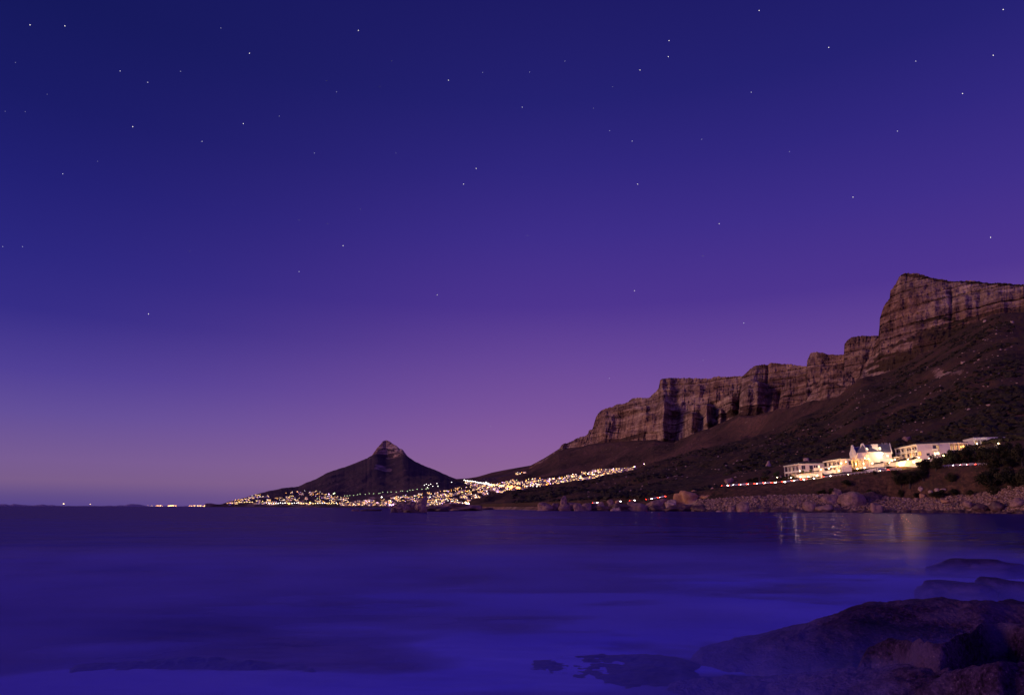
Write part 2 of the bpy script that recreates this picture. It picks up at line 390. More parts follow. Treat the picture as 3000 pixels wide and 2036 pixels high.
def outward(V):
    d = V.copy(); d[..., 2] = 0; n = np.linalg.norm(d, axis=-1, keepdims=True); return -d/np.maximum(n, 1)
def sstep(a, b, x): t_ = np.clip((x-a)/(b-a), 0, 1); return t_*t_*(3-2*t_)
def cliff_disp(seed, A=70.0, band=34.0, lam=260.0, tilt=0.02, r0=12, rn=180, tier=0.45, tier_y=None, led_h=7.0, feats=(), ledges=()):
    def f(V, rk):
        o = outward(V); x, y, z = V[..., 0], V[..., 1], V[..., 2]
        v = np.broadcast_to((np.arange(V.shape[0])[:, None]-r0)/rn, z.shape)
        u = x*0.75-y*0.66 + 7*noise(z/90., x/200., 0, seed+2); w = rk; qx, qy = proj(V)
        grow = sstep(-0.05, 0.5, v)*0.75+0.25
        but = ridged(u/lam, z/1400., 0, seed, 2)*A*0.75*grow + ridged(u/(lam*0.31), z/700., 3, seed+5, 2)*A*0.30*grow
        lim = tier+0.13*noise(u/(lam*0.9), 0, 0, seed+70)
        ti = sstep(lim, lim+0.05, v)*A*(0.45+0.5*np.clip(ridged(u/(lam*0.42), 5, 0, seed+71, 2), -0.6, 1))
        lim2 = tier*0.42+0.08*noise(u/(lam*0.6), 3, 0, seed+73)
        if tier_y is not None:
            dy_ = qy-(ip(tier_y, qx)+2.5*noise(qx/9., 0, 0, seed+88)); ti = sstep(0, led_h, dy_)*A*(0.5+0.45*np.clip(ridged(u/(lam*0.42), 5, 0, seed+71, 2), -0.8, 1))
        ti = ti+sstep(lim2, lim2+0.03, v)*A*0.25*(1+0.6*noise(u/(lam*0.3), 0, 0, seed+74))
        for (gx, gw, ga, gb, am) in feats:       # pillars (+) and gullies (-) of this wall
            jx = gx+gw*0.25*noise(z/55., gx, 0, seed+90)
            ti = ti + am*(0.42 if am < 0 else 0.8)*np.exp(-((qx-jx)/gw)**2)*sstep(ga-7, ga+5, qy)*(1-sstep(gb, gb+14, qy)*0.6)
        zz = z + tilt*u + band*0.25*noise(u/180., z/200., 0, seed+9)
        q = zz/band; fr = q-np.floor(q)
        rec = sstep(0.1, 1.0, v)*np.floor(q+0.0)*0.0 + np.where(fr > 0.80, (fr-0.80)/0.20, 0)*(-0.30*band)*(0.6+0.5*noise(np.floor(q)*7.3, u/220., 0, seed+3))
        q2 = zz/(band*0.31); fr2 = q2-np.floor(q2); rec2 = -np.where(fr2 > 0.72, 1.0, 0)*band*0.055*(1+noise(np.floor(q2)*3.7, u/90., 0, seed+4))
        cr = -np.clip(ridged(u/(lam*0.075), z/(band*2.2), 7, seed+13, 2)-0.5, 0, 1)*band*0.55*np.clip(0.25+1.3*noise(u/lam, z/(band*3), 0, seed+14), 0, 1.3)
        rough = fbm(u/(band*0.45), z/(band*0.55), y/(band*0.8), seed+21, 3)*band*0.14
        V2 = V+o*((but+ti+rec+rec2+cr+rough)*w)[..., None]
        rk2 = rk + 0.5*fbm(u/120., z/28., 0, seed+50, 3)*np.clip(4*rk*(1-rk)+0.35*(rk > 0.02), 0, 1)
        if tier_y is not None:
            rk2 = rk2 - 0.8*np.exp(-((dy_-led_h*0.55)/(led_h*0.55))**2)*(rk > 0.3)*(0.75+0.5*noise(qx/12., 0, 0, seed+89))
        for (lt, lh) in ledges:
            dl = qy-(ip(lt, qx)+1.5*noise(qx/7., 0, 0, seed+94)); on = (qx > lt[0][0]) & (qx < lt[-1][0])
            rk2 = rk2 - 0.85*np.exp(-(dl/lh)**2)*on*(rk > 0.3)
        led = (0.0 if tier_y is not None else 1.0)*np.exp(-((v-lim-0.01)/0.035)**2)*(ridged(u/(lam*0.42), 5, 0, seed+71, 2) > -0.1)
        rk2 = rk2 - 0.75*led*(rk > 0.4) - 0.75*sstep(0.62, 1.0, v)*(rk > 0.3)*np.clip(0.35+1.5*noise(u/75., z/32., 0, seed+77), 0, 1) - 0.7*(fr > 0.55)*sstep(0.35, 0.9, v)*(rk > 0.3)*(noise(u/140., np.floor(q)*5.3, 0, seed+79) > 0.12)
        rk2 = rk2 - 0.35*(fr > 0.82)*(noise(u/260., np.floor(q)*3.1, 0, seed+61) > 0.2)*(rk > 0.4)
        return V2, rk2, {}
    return f

# --- far peak (left): conical hill with a rock cap, town at its feet
sky1 = [(600, 1481), (650, 1476.6), (665, 1471), (720, 1457), (748, 1448), (787, 1438), (831, 1429), (874, 1425), (898, 1413), (924, 1404), (960, 1383.6), (980, 1377), (1009, 1368), (1045, 1355),
        (1076, 1341.6), (1089, 1334), (1099, 1320), (1105, 1311.6), (1114.6, 1301), (1122, 1292), (1131, 1289), (1143.6, 1294), (1155, 1302), (1165, 1307.8), (1170.7, 1314), (1180, 1316.5),
        (1186, 1326), (1194, 1336), (1215, 1351), (1240.5, 1363), (1279, 1378), (1314, 1394), (1337, 1402.6), (1356.6, 1406.5), (1380, 1405), (1441, 1388), (1485, 1379), (1520, 1374)]
px = np.arange(600, 1521, 1.5)
cy = ip(sky1, px) + 0.5*noise(px/5., 0, 0, 3)
dc = ip([(600, 5200), (900, 5900), (1130, 6500), (1300, 5600), (1380, 5000), (1520, 4700)], px)
cap = np.exp(-((px-1140)/66)**2)
by = np.maximum(cy+3, 1341+0*px)*cap + (cy+4)*(1-cap)
rows = [(PZ(px, dc+1600, 0*px-40), 10, 0.0), (PZ(px, dc+500, np.maximum(P(px, cy, dc)[:, 2]*0.6, 5)), 8, 0.0), (P(px, cy, dc), 56, 1.0), (P(px, by, dc-170), 6, 0.6), (P(px, by+4, dc-240), 130, 0.0),
        (PZ(px, ip([(600, 4900), (1000, 4500), (1200, 3900), (1330, 2900), (1520, 2300)], px), 0*px+4), 6, 0.25),
        (PZ(px, ip([(600, 4850), (1000, 4450), (1200, 3850), (1330, 2850), (1520, 2250)], px), 0*px-3), 1, 0.6)]
def f1(V, rk):
    capw = np.broadcast_to(cap, rk.shape); r = rk*capw
    r = np.where(V[..., 2] < 12, rk*0.9, r)
    V2, r2, _ = cliff_disp(11, 34, 40, 190, 0.0, 18, 56, 0.5)(V, r)
    sk = np.zeros(V.shape[0]); n0 = 18
    fall = np.clip((np.arange(V.shape[0])-n0-56)/40., 0, 1)[:, None]*np.clip((V.shape[0]-8-np.arange(V.shape[0]))/30., 0, 1)[:, None]
    az_ = np.arctan2(V[..., 0], V[..., 1])
    V2[..., 2] += fall*(ridged((V[..., 1]*0.35-V[..., 0]*0.9)/620., (V[..., 1]*0.9+V[..., 0]*0.35)/1500., 0, 5, 3)*22 + fbm(V[..., 0]/160., V[..., 1]/260., 0, 8, 4)*12)
    r2 = r2 + 0.9*np.clip(fbm(V[..., 0]/260., V[..., 2]/70., V[..., 1]/500., 77, 3)-0.55, 0, 1)
    return V2, r2, {}
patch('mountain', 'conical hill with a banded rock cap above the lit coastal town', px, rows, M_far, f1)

# --- mid slopes under the row of buttresses
cb = [(1370, 1409), (1400, 1404), (1441, 1392), (1485, 1383), (1555, 1371), (1596, 1349), (1637, 1323), (1705, 1312), (1746, 1302), (1813, 1299), (1854, 1295), (1916, 1291), (1977, 1302), (2039, 1273), (2081, 1260), (2132, 1238),
      (2168, 1218), (2210, 1221), (2274, 1209), (2334, 1207), (2403, 1192), (2455, 1171), (2481, 1156), (2521, 1106), (2560, 1100)]
px = np.arange(1330, 2561, 1.5)
by = ip([(1330, 1411)]+cb, px)
db = ip([(1330, 5000), (1485, 4600), (1640, 4000), (1930, 3250), (2170, 2800), (2400, 2400), (2560, 2200)], px, 60)
fy = ip([(1330, 1476), (1400, 1480), (1480, 1474), (1560, 1452), (1640, 1438), (1720, 1428), (1800, 1410), (1900, 1385), (2000, 1352), (2100, 1330), (2200, 1305), (2290, 1280), (2400, 1225), (2480, 1175), (2560, 1120)], px)
df = ip([(1330, 2900), (1400, 2500), (1480, 2300), (1640, 3000), (1800, 2900), (2000, 2550), (2200, 2350), (2400, 2150), (2560, 2100)], px, 60)
def f2(V, rk):
    R_ = V.shape[0]; t_ = np.linspace(0, 1, R_)[:, None]
    az_ = np.arctan2(V[..., 0], V[..., 1]); x, y = V[..., 0], V[..., 1]
    V2 = V.copy(); w = np.clip(t_*7, 0, 1)*np.clip((1-t_)*8, 0.15, 1)
    V2[..., 2] += w*(ridged((y*0.95-x*0.25)/330., (x+y*0.25)/900., 0, 15, 3)*26 + fbm(x/150., y/150., 0, 18, 4)*9 - 34*np.exp(-((az_-np.arctan2(*P(2190, 1275, 2500)[:2]))/0.035)**2)*np.exp(-((t_-0.45)/0.3)**2))
    return V2, rk+0.25*fbm(x/120., y/90., 0, 23, 3), {}
patch('hillside', 'dark scrub slope running up under the row of buttresses', px,
      [(P(px, by-8, db+150), 6, 0.3), (P(px, by+1, db-90), 150, 0.12), (P(px, fy+6, df), 12, 0.0), (PZ(px, df-300, 0*px-20), 1, 0)], M_mid, f2)

# --- buttresses
def buttress(name, label, sky_, pts_d, base_y, seed, mat=M_range, thick=380, dx=1.0, drop=90, base_extra=14, **kw):
    px = np.arange(sky_[0][0], sky_[-1][0]+0.1, dx)
    cy = ip(sky_, px) + 1.2*noise(px/4.0, 0, 0, seed) + 0.8*noise(px/1.7, 2, 0, seed)
    by = np.maximum(ip(base_y, px)+base_extra+7*noise(px/24., 0, 0, seed+6)+4*noise(px/8., 0, 0, seed+8), cy+2); d = ip(pts_d, px)
    top = P(px, cy, d); base = P(px, by, d-drop)
    back = P(px, cy, d).copy(); bk = PZ(px, d+thick, np.maximum(top[:, 2]-40, 5)); bk2 = PZ(px, d+thick+500, np.maximum(top[:, 2]-350, 0))
    mid = top*0.45+base*0.55; mid += outward(mid)*-12
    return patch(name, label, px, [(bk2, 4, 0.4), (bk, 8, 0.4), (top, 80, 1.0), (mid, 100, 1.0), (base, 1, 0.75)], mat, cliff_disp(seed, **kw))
skyA = [(1550, 1371), (1555, 1367.6), (1596, 1345.6), (1637, 1320), (1645, 1305.6), (1668, 1296.6), (1686, 1285), (1722, 1272.6), (1725, 1260.4), (1736, 1256.6), (1745, 1225.6), (1761, 1202), (1782, 1195), (1795, 1193), (1810, 1183),
        (1831, 1183), (1857, 1166), (1901, 1165.7), (1916, 1153), (1929, 1140), (1934, 1117), (1942, 1110), (1970, 1107.5), (2078, 1108.8), (2101, 1102), (2132, 1105), (2161, 1102), (2190, 1103)]
dA = [(1550, 4350), (1640, 4150), (1760, 3900), (1930, 3450), (2190, 3150)]
buttress('cliff', 'long stepped rock wall at the far left end of the range', skyA, dA, cb, 31, A=85, band=40, lam=300,
    tier_y=[(1550, 1300), (1700, 1290), (1745, 1250), (1765, 1205), (1790, 1204), (1850, 1196), (1935, 1188), (2060, 1190), (2085, 1183), (2130, 1176), (2190, 1172)], led_h=5,
    feats=[(1838, 42, 1214, 1262, -150), (1765, 20, 1210, 1275, 60), (1905, 24, 1222, 1268, 70), (1946, 11, 1186, 1290, 110), (1940, 8, 1112, 1140, 40), (1962, 8, 1110, 1142, 35), (1984, 17, 1215, 1330, -95), (2024, 17, 1222, 1262, 120),
           (2050, 11, 1215, 1268, -90), (2070, 10, 1200, 1250, 130), (2092, 13, 1183, 1226, -170), (2142, 18, 1172, 1214, 120), (2110, 8, 1210, 1250, 60), (2048, 9, 1130, 1155, 30), (2172, 7, 1150, 1220, -90)])
skyB = [(2164, 1212), (2168, 1175), (2172, 1146), (2166, 1141), (2168, 1128), (2174, 1105), (2192, 1089), (2212, 1072.6), (2241, 1068), (2248, 1069), (2259, 1063.6), (2323, 1067.5), (2367, 1075), (2400, 1080)]
skyB = [(2164, 1212), (2167, 1165), (2170, 1130), (2174, 1105)]+skyB[6:]
buttress('cliff', 'broad rounded rock buttress in the middle of the range', skyB, [(2164, 2980), (2240, 2900), (2400, 2750)], cb, 47, A=60, band=34, lam=230, tier=0.3,
    feats=[(2222, 17, 1128, 1200, 60), (2190, 12, 1145, 1205, 35), (2248, 4, 1070, 1118, -45), (2282, 8, 1150, 1212, -60), (2205, 14, 1085, 1120, 20)])
skyB2 = [(2279, 1212), (2283, 1180), (2289, 1152), (2300, 1125), (2312, 1113), (2340, 1106), (2380, 1096), (2420, 1090)]
buttress('cliff', 'lower rock buttress standing in front of the broad rounded one', skyB2, [(2279, 2640), (2420, 2540)], cb, 53, A=55, band=28, lam=170, thick=200)
skyC = [(2346, 1203), (2362, 1168), (2368, 1120), (2366, 1078), (2365, 1058), (2374, 1036.5), (2385, 1030.6), (2440, 1039), (2468, 1038), (2500, 1040)]
skyC = [(2352, 1205), (2358, 1150), (2362, 1090), (2365, 1058), (2374, 1036.5), (2385, 1030.6), (2440, 1039), (2468, 1038), (2520, 1044)]
buttress('cliff', 'squat overhanging rock head left of the tall pillar', skyC, [(2352, 2560), (2520, 2480)], cb, 61, A=55, band=26, lam=170, thick=250)
skyC2 = [(2338, 1208), (2362, 1172), (2385, 1140), (2400, 1118), (2405, 1098), (2412, 1085), (2440, 1080), (2480, 1090), (2510, 1120), (2530, 1135)]
buttress('cliff', 'stepped rock spur below the squat overhanging head', skyC2, [(2338, 2440), (2530, 2330)], cb, 67, A=40, band=22, lam=150, thick=150)
skyD = [(2470, 1100), (2472, 1040), (2474, 1008), (2478, 1003), (2482, 996), (2496, 987), (2524, 984), (2573, 983), (2640, 984)]
buttress('cliff', 'flat topped rock pillar in the gap beside the highest peak', skyD, [(2470, 2480), (2640, 2400)], [(2470, 1175), (2520, 1120), (2640, 1100)], 71, A=45, band=26, lam=140, thick=200)
skyE = [(2519, 1104), (2526, 1087), (2532, 1067), (2544, 1051), (2546, 1033), (2560, 1020), (2565, 1002), (2574, 983), (2577, 951), (2578, 932.7), (2588, 901.7), (2606.6, 873), (2609, 850), (2624.6, 832), (2633.7, 808.7), (2648, 800.5),
        (2668.5, 801), (2704.7, 806), (2735.7, 816.5), (2802.8, 825), (2849, 821.6), (2890.6, 829), (2950, 830.7), (3000, 834), (3100, 838), (3300, 850)]
cbE = [(2519, 1106), (2581, 1103), (2632, 1074), (2723, 1030), (2774, 994), (2800, 973), (2865, 951), (2890, 930), (2929, 917), (3000, 917), (3100, 915), (3300, 910)]
dE = [(2519, 2080), (2650, 2020), (2800, 1980), (3000, 1940), (3300, 1900)]
buttress('cliff', 'highest and nearest rock wall, a blunt brow above the hotel', skyE, dE, cbE, 83, mat=M_big, A=30, band=26, lam=210, tilt=-0.03,
    tier_y=[(2519, 1092), (2560, 1060), (2600, 1018), (2650, 990), (2700, 984), (2790, 966), (2860, 958), (3300, 940)], led_h=16,
    ledges=[([(2664, 954), (2700, 948), (2745, 937), (2800, 937)], 5.5), ([(2558, 1056), (2620, 1046), (2720, 1034)], 3.5), ([(2550, 1078), (2640, 1062)], 2.5), ([(2640, 806), (2700, 812), (2760, 824), (2860, 828), (3000, 838)], 5)],
    feats=[(2786, 5, 850, 935, -22), (2650, 7, 870, 900, -12), (2830, 12, 870, 930, 14), (2870, 7, 850, 900, -18)], drop=120, dx=1.0, base_extra=20, thick=260)

# --- near slope, shelf, road bench and shore
px = np.concatenate([np.arange(1375, 2050, 2.0), np.arange(2050, 3001, 1.25), np.arange(3004, 3320, 6.0)])
top_y = ip([(1375, 1481), (1381, 1478), (1411, 1463), (1471, 1464), (1489, 1455), (1525, 1446), (1604, 1431), (1619, 1428), (1705, 1412), (1782, 1397), (1865, 1379), (1905, 1363), (1960, 1346), (2040, 1322), (2100, 1312),
            (2223, 1284), (2290, 1260), (2340, 1234), (2416, 1199), (2470, 1166), (2521, 1108)]+cbE[1:], px, 40)
top_d = ip([(1375, 1500), (1500, 1650), (1620, 1800), (2100, 1780), (2300, 1850), (2521, 1960), (2700, 1880), (3000, 1800), (3300, 1760)], px, 90)
ter_z = ip([(1375, 7), (1700, 9), (1950, 13), (2120, 18.5), (2200, 21), (2297, 23.6), (2400, 25.5), (2480, 29), (2500, 31), (2570, 31.5), (2615, 34), (2640, 35.8), (2700, 36.8), (2780, 39), (2830, 42), (3000, 43), (3300, 45)], px)
ter_e = np.minimum(ter_z, ip([(1375, 99), (2480, 60), (2500, 30.2), (2560, 30.2), (2600, 30), (2640, 30.2), (2700, 31), (2780, 33), (2830, 33), (3000, 32), (3300, 32)], px))
road_z = ip([(1375, 3.5), (1700, 5.0), (1900, 8.5), (2120, 18.5), (2300, 20.5), (2440, 24), (2560, 26.2), (2720, 27.6), (2900, 28), (3300, 30)], px)
road_d = ip([(1375, 1150), (1480, 850), (1700, 620), (1900, 585), (2120, 562), (2300, 545), (2440, 534), (2560, 526), (2720, 512), (2900, 500), (3300, 480)], px)
wat_d = ip([(1375, 1140), (1480, 820), (1600, 585), (1700, 575), (2000, 545), (2200, 500), (2400, 490), (2600, 490), (2800, 470), (3000, 440), (3300, 400)], px)
bea_y = ip([(1375, 1482), (1700, 1484), (1950, 1475), (2050, 1463), (2172, 1454), (2397, 1447), (2540, 1449), (2675, 1461), (2827, 1450), (3000, 1421), (3300, 1400)], px)
bea_d = np.minimum(wat_d+24, road_d-8)
RX = px; RD = road_d; RZ = road_z
rows = [(P(px, top_y-5, top_d+220), 4, 0.0), (P(px, top_y, top_d), 190, 0.06), (PZ(px, road_d+110, ter_z+ip([(1375, 3), (2000, 8), (2300, 13), (3000, 15)], px)), 44, 0.0), (PZ(px, road_d+52, ter_z+0.4), 10, 0.0),
        (PZ(px, road_d+15, ter_e), 8, 0.0), (PZ(px, road_d+11.5, road_z+(ter_e-road_z)*0.45), 6, 0), (PZ(px, road_d+8.5, road_z), 4, 0), (PZ(px, road_d, road_z-0.05), 3, 0),
        (PZ(px, road_d-2, road_z-0.3), 46, 0), (P(px, bea_y, bea_d), 5, 0.0), (P(px, bea_y+3, bea_d-2), 26, 0.7), (PZ(px, wat_d, 0*px-0.4), 3, 0.8), (PZ(px, wat_d-14, 0*px-2.5), 1, 1.0)]
cum = np.cumsum([0]+[r[1] for r in rows[:-1]])
def f4(V, rk):
    R_ = V.shape[0]; x, y, z = V[..., 0], V[..., 1], V[..., 2]; i = np.arange(R_)[:, None]
    az_ = np.arctan2(x, y); V2 = V.copy()
    up = np.clip((cum[2]+25-i)/60., 0, 1)*np.clip((i-cum[1])/18., 0, 1)
    V2[..., 2] += up*(ridged((y*0.95-x*0.3)/150., (x+y*0.3)/420., 0, 91, 3)*9*np.clip((cum[2]-i)/90.,0.25,1) + fbm(x/60., y/60., 0, 95, 5)*5.0)
    V2[..., 2] += np.clip((cum[2]+30-i)/40., 0, 1)*fbm(x/9., y/9., 0, 96, 2)*0.9
    bl = np.clip((i-cum[8]-3)/8., 0, 1)*np.clip((cum[9]-i)/6., 0, 1)
    o = outward(V)
    V2 += o*(bl*(ridged(az_*60, z/30., 0, 97, 3)*0.7+fbm(x/5., y/5., z/4., 98, 3)*0.5))[..., None]
    be = np.clip((i-cum[9])/4., 0, 1); V2[..., 2] += be*np.abs(fbm(x/4., y/4., 0, 99, 3))*0.5
    rk2 = rk + 0.7*np.clip(fbm(x/70., y/110., z/40., 104, 4)-0.45, 0, 1)*(i < cum[2])
    rk2 = rk2 + 0.9*np.exp(-((az_-np.arctan2(*P(2775, 1093, 1400)[:2]))/0.018)**2)*np.exp(-(((proj(V)[1]-1093))/12)**2)
    earth = bl*1.0*(0.55+0.35*fbm(x/25., y/25., z/9., 111, 3)) + 0.0
    earth = np.where((i >= cum[7]) & (i < cum[8]+3), 0.6, earth)
    return V2, rk2, {'earth': earth}
patch('terrain', 'near coastal slope of dark scrub with road bench and shore', px, rows, M_near, f4)

def ground(pxx, pyy, default=None):
    v = Vector(ray(pxx, pyy)).normalized(); best = None
    for b in TREES:
        h = b.ray_cast(Vector((0, 0, CAMZ)), v)
        if h[0] is not None and (best is None or h[3] < best[1]): best = (h[0], h[3])
    return best[0] if best else default
def zdown(x, y):
    best = None
    for b in TREES:
        h = b.ray_cast(Vector((x, y, 2000)), Vector((0, 0, -1)))
        if h[0] is not None and (best is None or h[0].z > best): best = h[0].z
    return best
TREES = []
for me in BVH:
    n = len(me.vertices); co = np.empty(n*3); me.vertices.foreach_get('co', co); co = co.reshape(-1, 3)
    pl = np.empty(len(me.polygons)*4, int); me.polygons.foreach_get('vertices', pl)
    TREES.append(BVHTree.FromPolygons([tuple(c) for c in co.tolist()], pl.reshape(-1, 4).tolist()))

# --- distant low coast on the horizon (left)
def far_coast(label, x0, x1, d, peaks, hmin):
    px = np.arange(x0, x1+1, 2.0)
    h = np.maximum(ip(peaks, px), hmin)*(0.85+0.3*noise(px/14., 0, 0, 7))
    rows = [PZ(px, d+2500, -20), PZ(px, d+900, h), PZ(px, d, np.maximum(h*0.2, 2)), PZ(px, d-100, -5)]
    return tag(link('hills', grid_mesh(np.array(rows), 'hills', {'rock': np.zeros((4, len(px)))}), M_farland), label, kind='structure')
M_farland = plain('far_land', (0.26, 0.17, 0.36), 1.0, 0.1, 0.001)  # lilac haze of distance put into the land colour
far_coast('low blue land far across the bay on the horizon', -100, 440, 42000, [(-100, 60), (40, 100), (60, 70), (90, 60), (115, 110), (150, 60), (200, 20), (330, 40), (390, 150), (440, 10)], 8)
far_coast('thin dark shore carrying the far lights on the horizon', 400, 670, 14000, [(400, 2), (440, 10), (550, 12), (660, 14)], 2)

# ------------------------------------------------------------------ sea
def sea_pt(pxx, pyy):
    v = ray(pxx, pyy); t_ = -CAMZ/v[..., 2]; return v[..., :2]*t_[..., None]
FOAM = [  # px, py, half width, half height, strength : smooth milky surf of the long exposure
    (2330, 1800, 420, 62, 0.95), (2050, 1850, 380, 60, 0.65), (1700, 1850, 330, 55, 0.6), (1300, 1755, 520, 28, 0.42), (1850, 1765, 420, 30, 0.40), (1480, 1890, 420, 45, 0.45), (2900, 1692, 150, 28, 1.0),
    (2650, 1700, 200, 22, 0.55), (120, 2010, 260, 34, 0.8), (560, 1992, 330, 36, 0.7), (1100, 2010, 420, 50, 0.6), (1750, 1975, 420, 60, 0.50), (2600, 1760, 120, 30, 0.5), (700, 1760, 380, 30, 0.15),
    (2150, 1700, 250, 20, 0.35), (2200, 1930, 300, 60, 0.4), (1000, 1850, 300, 40, 0.2), (300, 1905, 260, 20, 0.15)]
az_s = np.radians(np.concatenate([np.linspace(-179, -48, 40), np.linspace(-46, 46, 420), np.linspace(48, 179, 40)]))
rr = np.concatenate([np.geomspace(1.2, 60, 240), np.geomspace(61, 1200, 110), np.geomspace(1250, 120000, 50)])
X = np.sin(az_s)[None, :]*rr[:, None]; Y = np.cos(az_s)[None, :]*rr[:, None]
foam = 0.0*X
for fx, fy, fw, fh, fs in FOAM:
    c = sea_pt(fx, fy); rx = abs(sea_pt(fx+fw, fy)[0]-sea_pt(fx-fw, fy)[0])/2; y0, y1 = np.hypot(*sea_pt(fx, fy-fh)), np.hypot(*sea_pt(fx, fy+fh)); ry = abs(y0-y1)/2
    th = math.atan2(c[0], c[1]); dx_, dy_ = X-c[0], Y-c[1]
    uu = dx_*math.cos(th)-dy_*math.sin(th); vv = dx_*math.sin(th)+dy_*math.cos(th)
    q = (uu/rx)**2+(vv/ry)**2
    foam = 1-(1-foam)*(1-fs*np.exp(-q*1.1))
near = np.exp(-(rr[:, None]/90)**2)
wisp = fbm(X/3.2, Y/1.5, 0, 201, 4)
foam = np.clip(foam*1.75*(1+0.95*wisp) + (0.13*np.exp(-rr[:, None]/60)+0.02)*(1+0.8*wisp), 0, 1)
foam = foam + 0.10*np.clip(fbm(X/40., Y/22., 0, 205, 3), 0, 1)*np.exp(-((rr[:, None]-70)/160)**2)
Z = 0.05*noise(X/5., Y/2.6, 0, 210)*near + 0.03*foam
me = grid_mesh(np.stack([X, Y, Z], -1), 'sea', {'foam': foam})
m, t, b = newmat('sea_water')
at = t.nodes.new('ShaderNodeAttribute'); at.attribute_name = 'foam'
w1 = ntex(t, coords(t, (0.35, 0.9, 1)), 1.0, 4, 0.55, 0.3)
fo = math_(t, 'MULTIPLY', at.outputs['Fac'], math_(t, 'ADD', 0.6, math_(t, 'MULTIPLY', w1, 0.8)), True)
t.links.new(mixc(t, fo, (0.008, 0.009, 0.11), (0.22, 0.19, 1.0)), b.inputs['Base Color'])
b.inputs['Specular Tint'].default_value = (0.20, 0.22, 0.85, 1)
rgh = math_(t, 'ADD', 0.135, math_(t, 'MULTIPLY', fo, 0.45), True); t.links.new(rgh, b.inputs['Roughness'])
b.inputs['IOR'].default_value = 1.33; b.inputs['Specular IOR Level'].default_value = 0.07
wb = ntex(t, coords(t, (0.05, 0.16, 1)), 1.0, 5, 0.6); wb2 = ntex(t, coords(t, (0.5, 1.5, 1)), 1.0, 3, 0.5)
bump(t, b, math_(t, 'ADD', math_(t, 'MULTIPLY', wb, 5.0), math_(t, 'MULTIPLY', wb2, 0.35)), 0.16, 1.0)
b.inputs['Specular IOR Level'].default_value = 0.0; b.inputs['IOR'].default_value = 1.0
gl = t.nodes.new('ShaderNodeBsdfGlossy'); gl.inputs['Color'].default_value = (0.72, 0.56, 0.80, 1); t.links.new(rgh, gl.inputs['Roughness']); t.links.new(b.inputs['Normal'].links[0].from_socket, gl.inputs['Normal'])
ms = t.nodes.new('ShaderNodeMixShader'); t.links.new(math_(t, 'SUBTRACT', 0.24, math_(t, 'MULTIPLY', fo, 0.22), True), ms.inputs[0])     # wind roughened, so much less mirror than flat water
t.links.new(b.outputs[0], ms.inputs[1]); t.links.new(gl.outputs[0], ms.inputs[2]); t.links.new(ms.outputs[0], t.nodes['Material Output'].inputs['Surface'])
M_sea = m
tag(link('sea', me, M_sea), 'smooth blue violet sea blurred by long exposure', kind='structure')

# ------------------------------------------------------------------ foreground rocks washed by the surf
def dZ(pxx, pyy, z):
    v = ray(pxx, pyy); return (z-CAMZ)/v[..., 2]*np.hypot(v[..., 0], v[..., 1])
def shore_rock(label, crest, zc, foot, zf, seed, back=1.5, mat=None, amp=0.10, dx=2.0, cat='rock', group='rocks at the water in front of the camera', lam=0.9):
    x0, x1 = crest[0][0], crest[-1][0]; px = np.arange(x0, x1+0.1, dx)
    cy = ip(crest, px, 26); z = ip(zc, px, 60); d = dZ(px, cy, z)
    edge = np.clip(np.minimum((px-x0), (x1-px))/(0.06*(x1-x0)+20), 0, 1)**0.5
    fy = ip(foot, px); zz = ip(zf, px); df = np.minimum(dZ(px, fy, zz), d-0.3)
    top = PZ(px, d, z); ft = PZ(px, df, zz); bk = PZ(px, d+back, z*0.35-0.1); bk2 = PZ(px, d+back*1.5, 0*z-0.9); fb = PZ(px, df-0.25, zz-0.7)
    V = []
    for a, b_, n, bul in ((bk2, bk, 10, 0.0), (bk, top, 26, 0.25), (top, ft, 110, 0.28), (ft, fb, 8, 0.0)):
        for j in range(n):
            t_ = j/n; p = a*(1-t_)+b_*t_
            h = abs(a[:, 2]-b_[:, 2])
            p = p.copy(); p[:, 2] += bul*h*math.sin(math.pi*t_); V.append(p)
    V.append(fb); V = np.array(V); V[..., 2] -= ((1-edge)*(0.45 if z.max() > 0.3 else 0.1))[None, :]
    o = outward(V); x, y, zz_ = V[..., 0], V[..., 1], V[..., 2]
    V[..., 2] += amp*(fbm(x/lam, y/lam, zz_/lam, seed, 4)*0.8 - 1.3*np.clip(ridged(x/(lam*1.5), y/(lam*1.5), 0, seed+7, 2)-0.62, 0, 1)) + amp*0.22*fbm(x/0.12, y/0.12, zz_/0.12, seed+3, 3)
    V += o*(amp*0.6*fbm(x/0.4, y/0.4, zz_/0.4, seed+9, 4))[..., None]
    ob = link('rock', grid_mesh(V, 'rock'), mat or M_fore); tag(ob, label, cat, group); return ob
shore_rock('largest foreground rock, a long purple hump rising to the right', [(1960, 1940), (2040, 1918), (2110, 1896), (2250, 1862), (2400, 1818), (2500, 1783), (2580, 1762), (2680, 1750), (2780, 1744), (2840, 1755), (2870, 1768), (2920, 1764), (2960, 1757), (3010, 1765), (3250, 1800)],
           [(1960, 0.0), (2110, 0.15), (2300, 0.45), (2500, 0.75), (2780, 1.0), (3000, 0.95), (3250, 1.0)], [(1960, 1990), (2110, 1985), (2500, 1945), (2700, 1940), (3250, 1940)], [(1960, -0.2), (2200, 0.0), (2500, 0.30), (3250, 0.30)], 301, 1.6, amp=0.07)
shore_rock('rough weed covered rock in the lower right, split by a black crack', [(2480, 1925), (2560, 1886), (2640, 1872), (2700, 1888), (2760, 1893), (2810, 1870), (2870, 1838), (2930, 1818), (3000, 1828), (3200, 1850)],
           [(2480, 0.55), (2700, 0.95), (3000, 1.15), (3200, 1.2)], [(2480, 1985), (2800, 1975), (3200, 1950)], [(2480, 0.3), (3200, 0.75)], 317, 0.5, amp=0.08, lam=0.8)
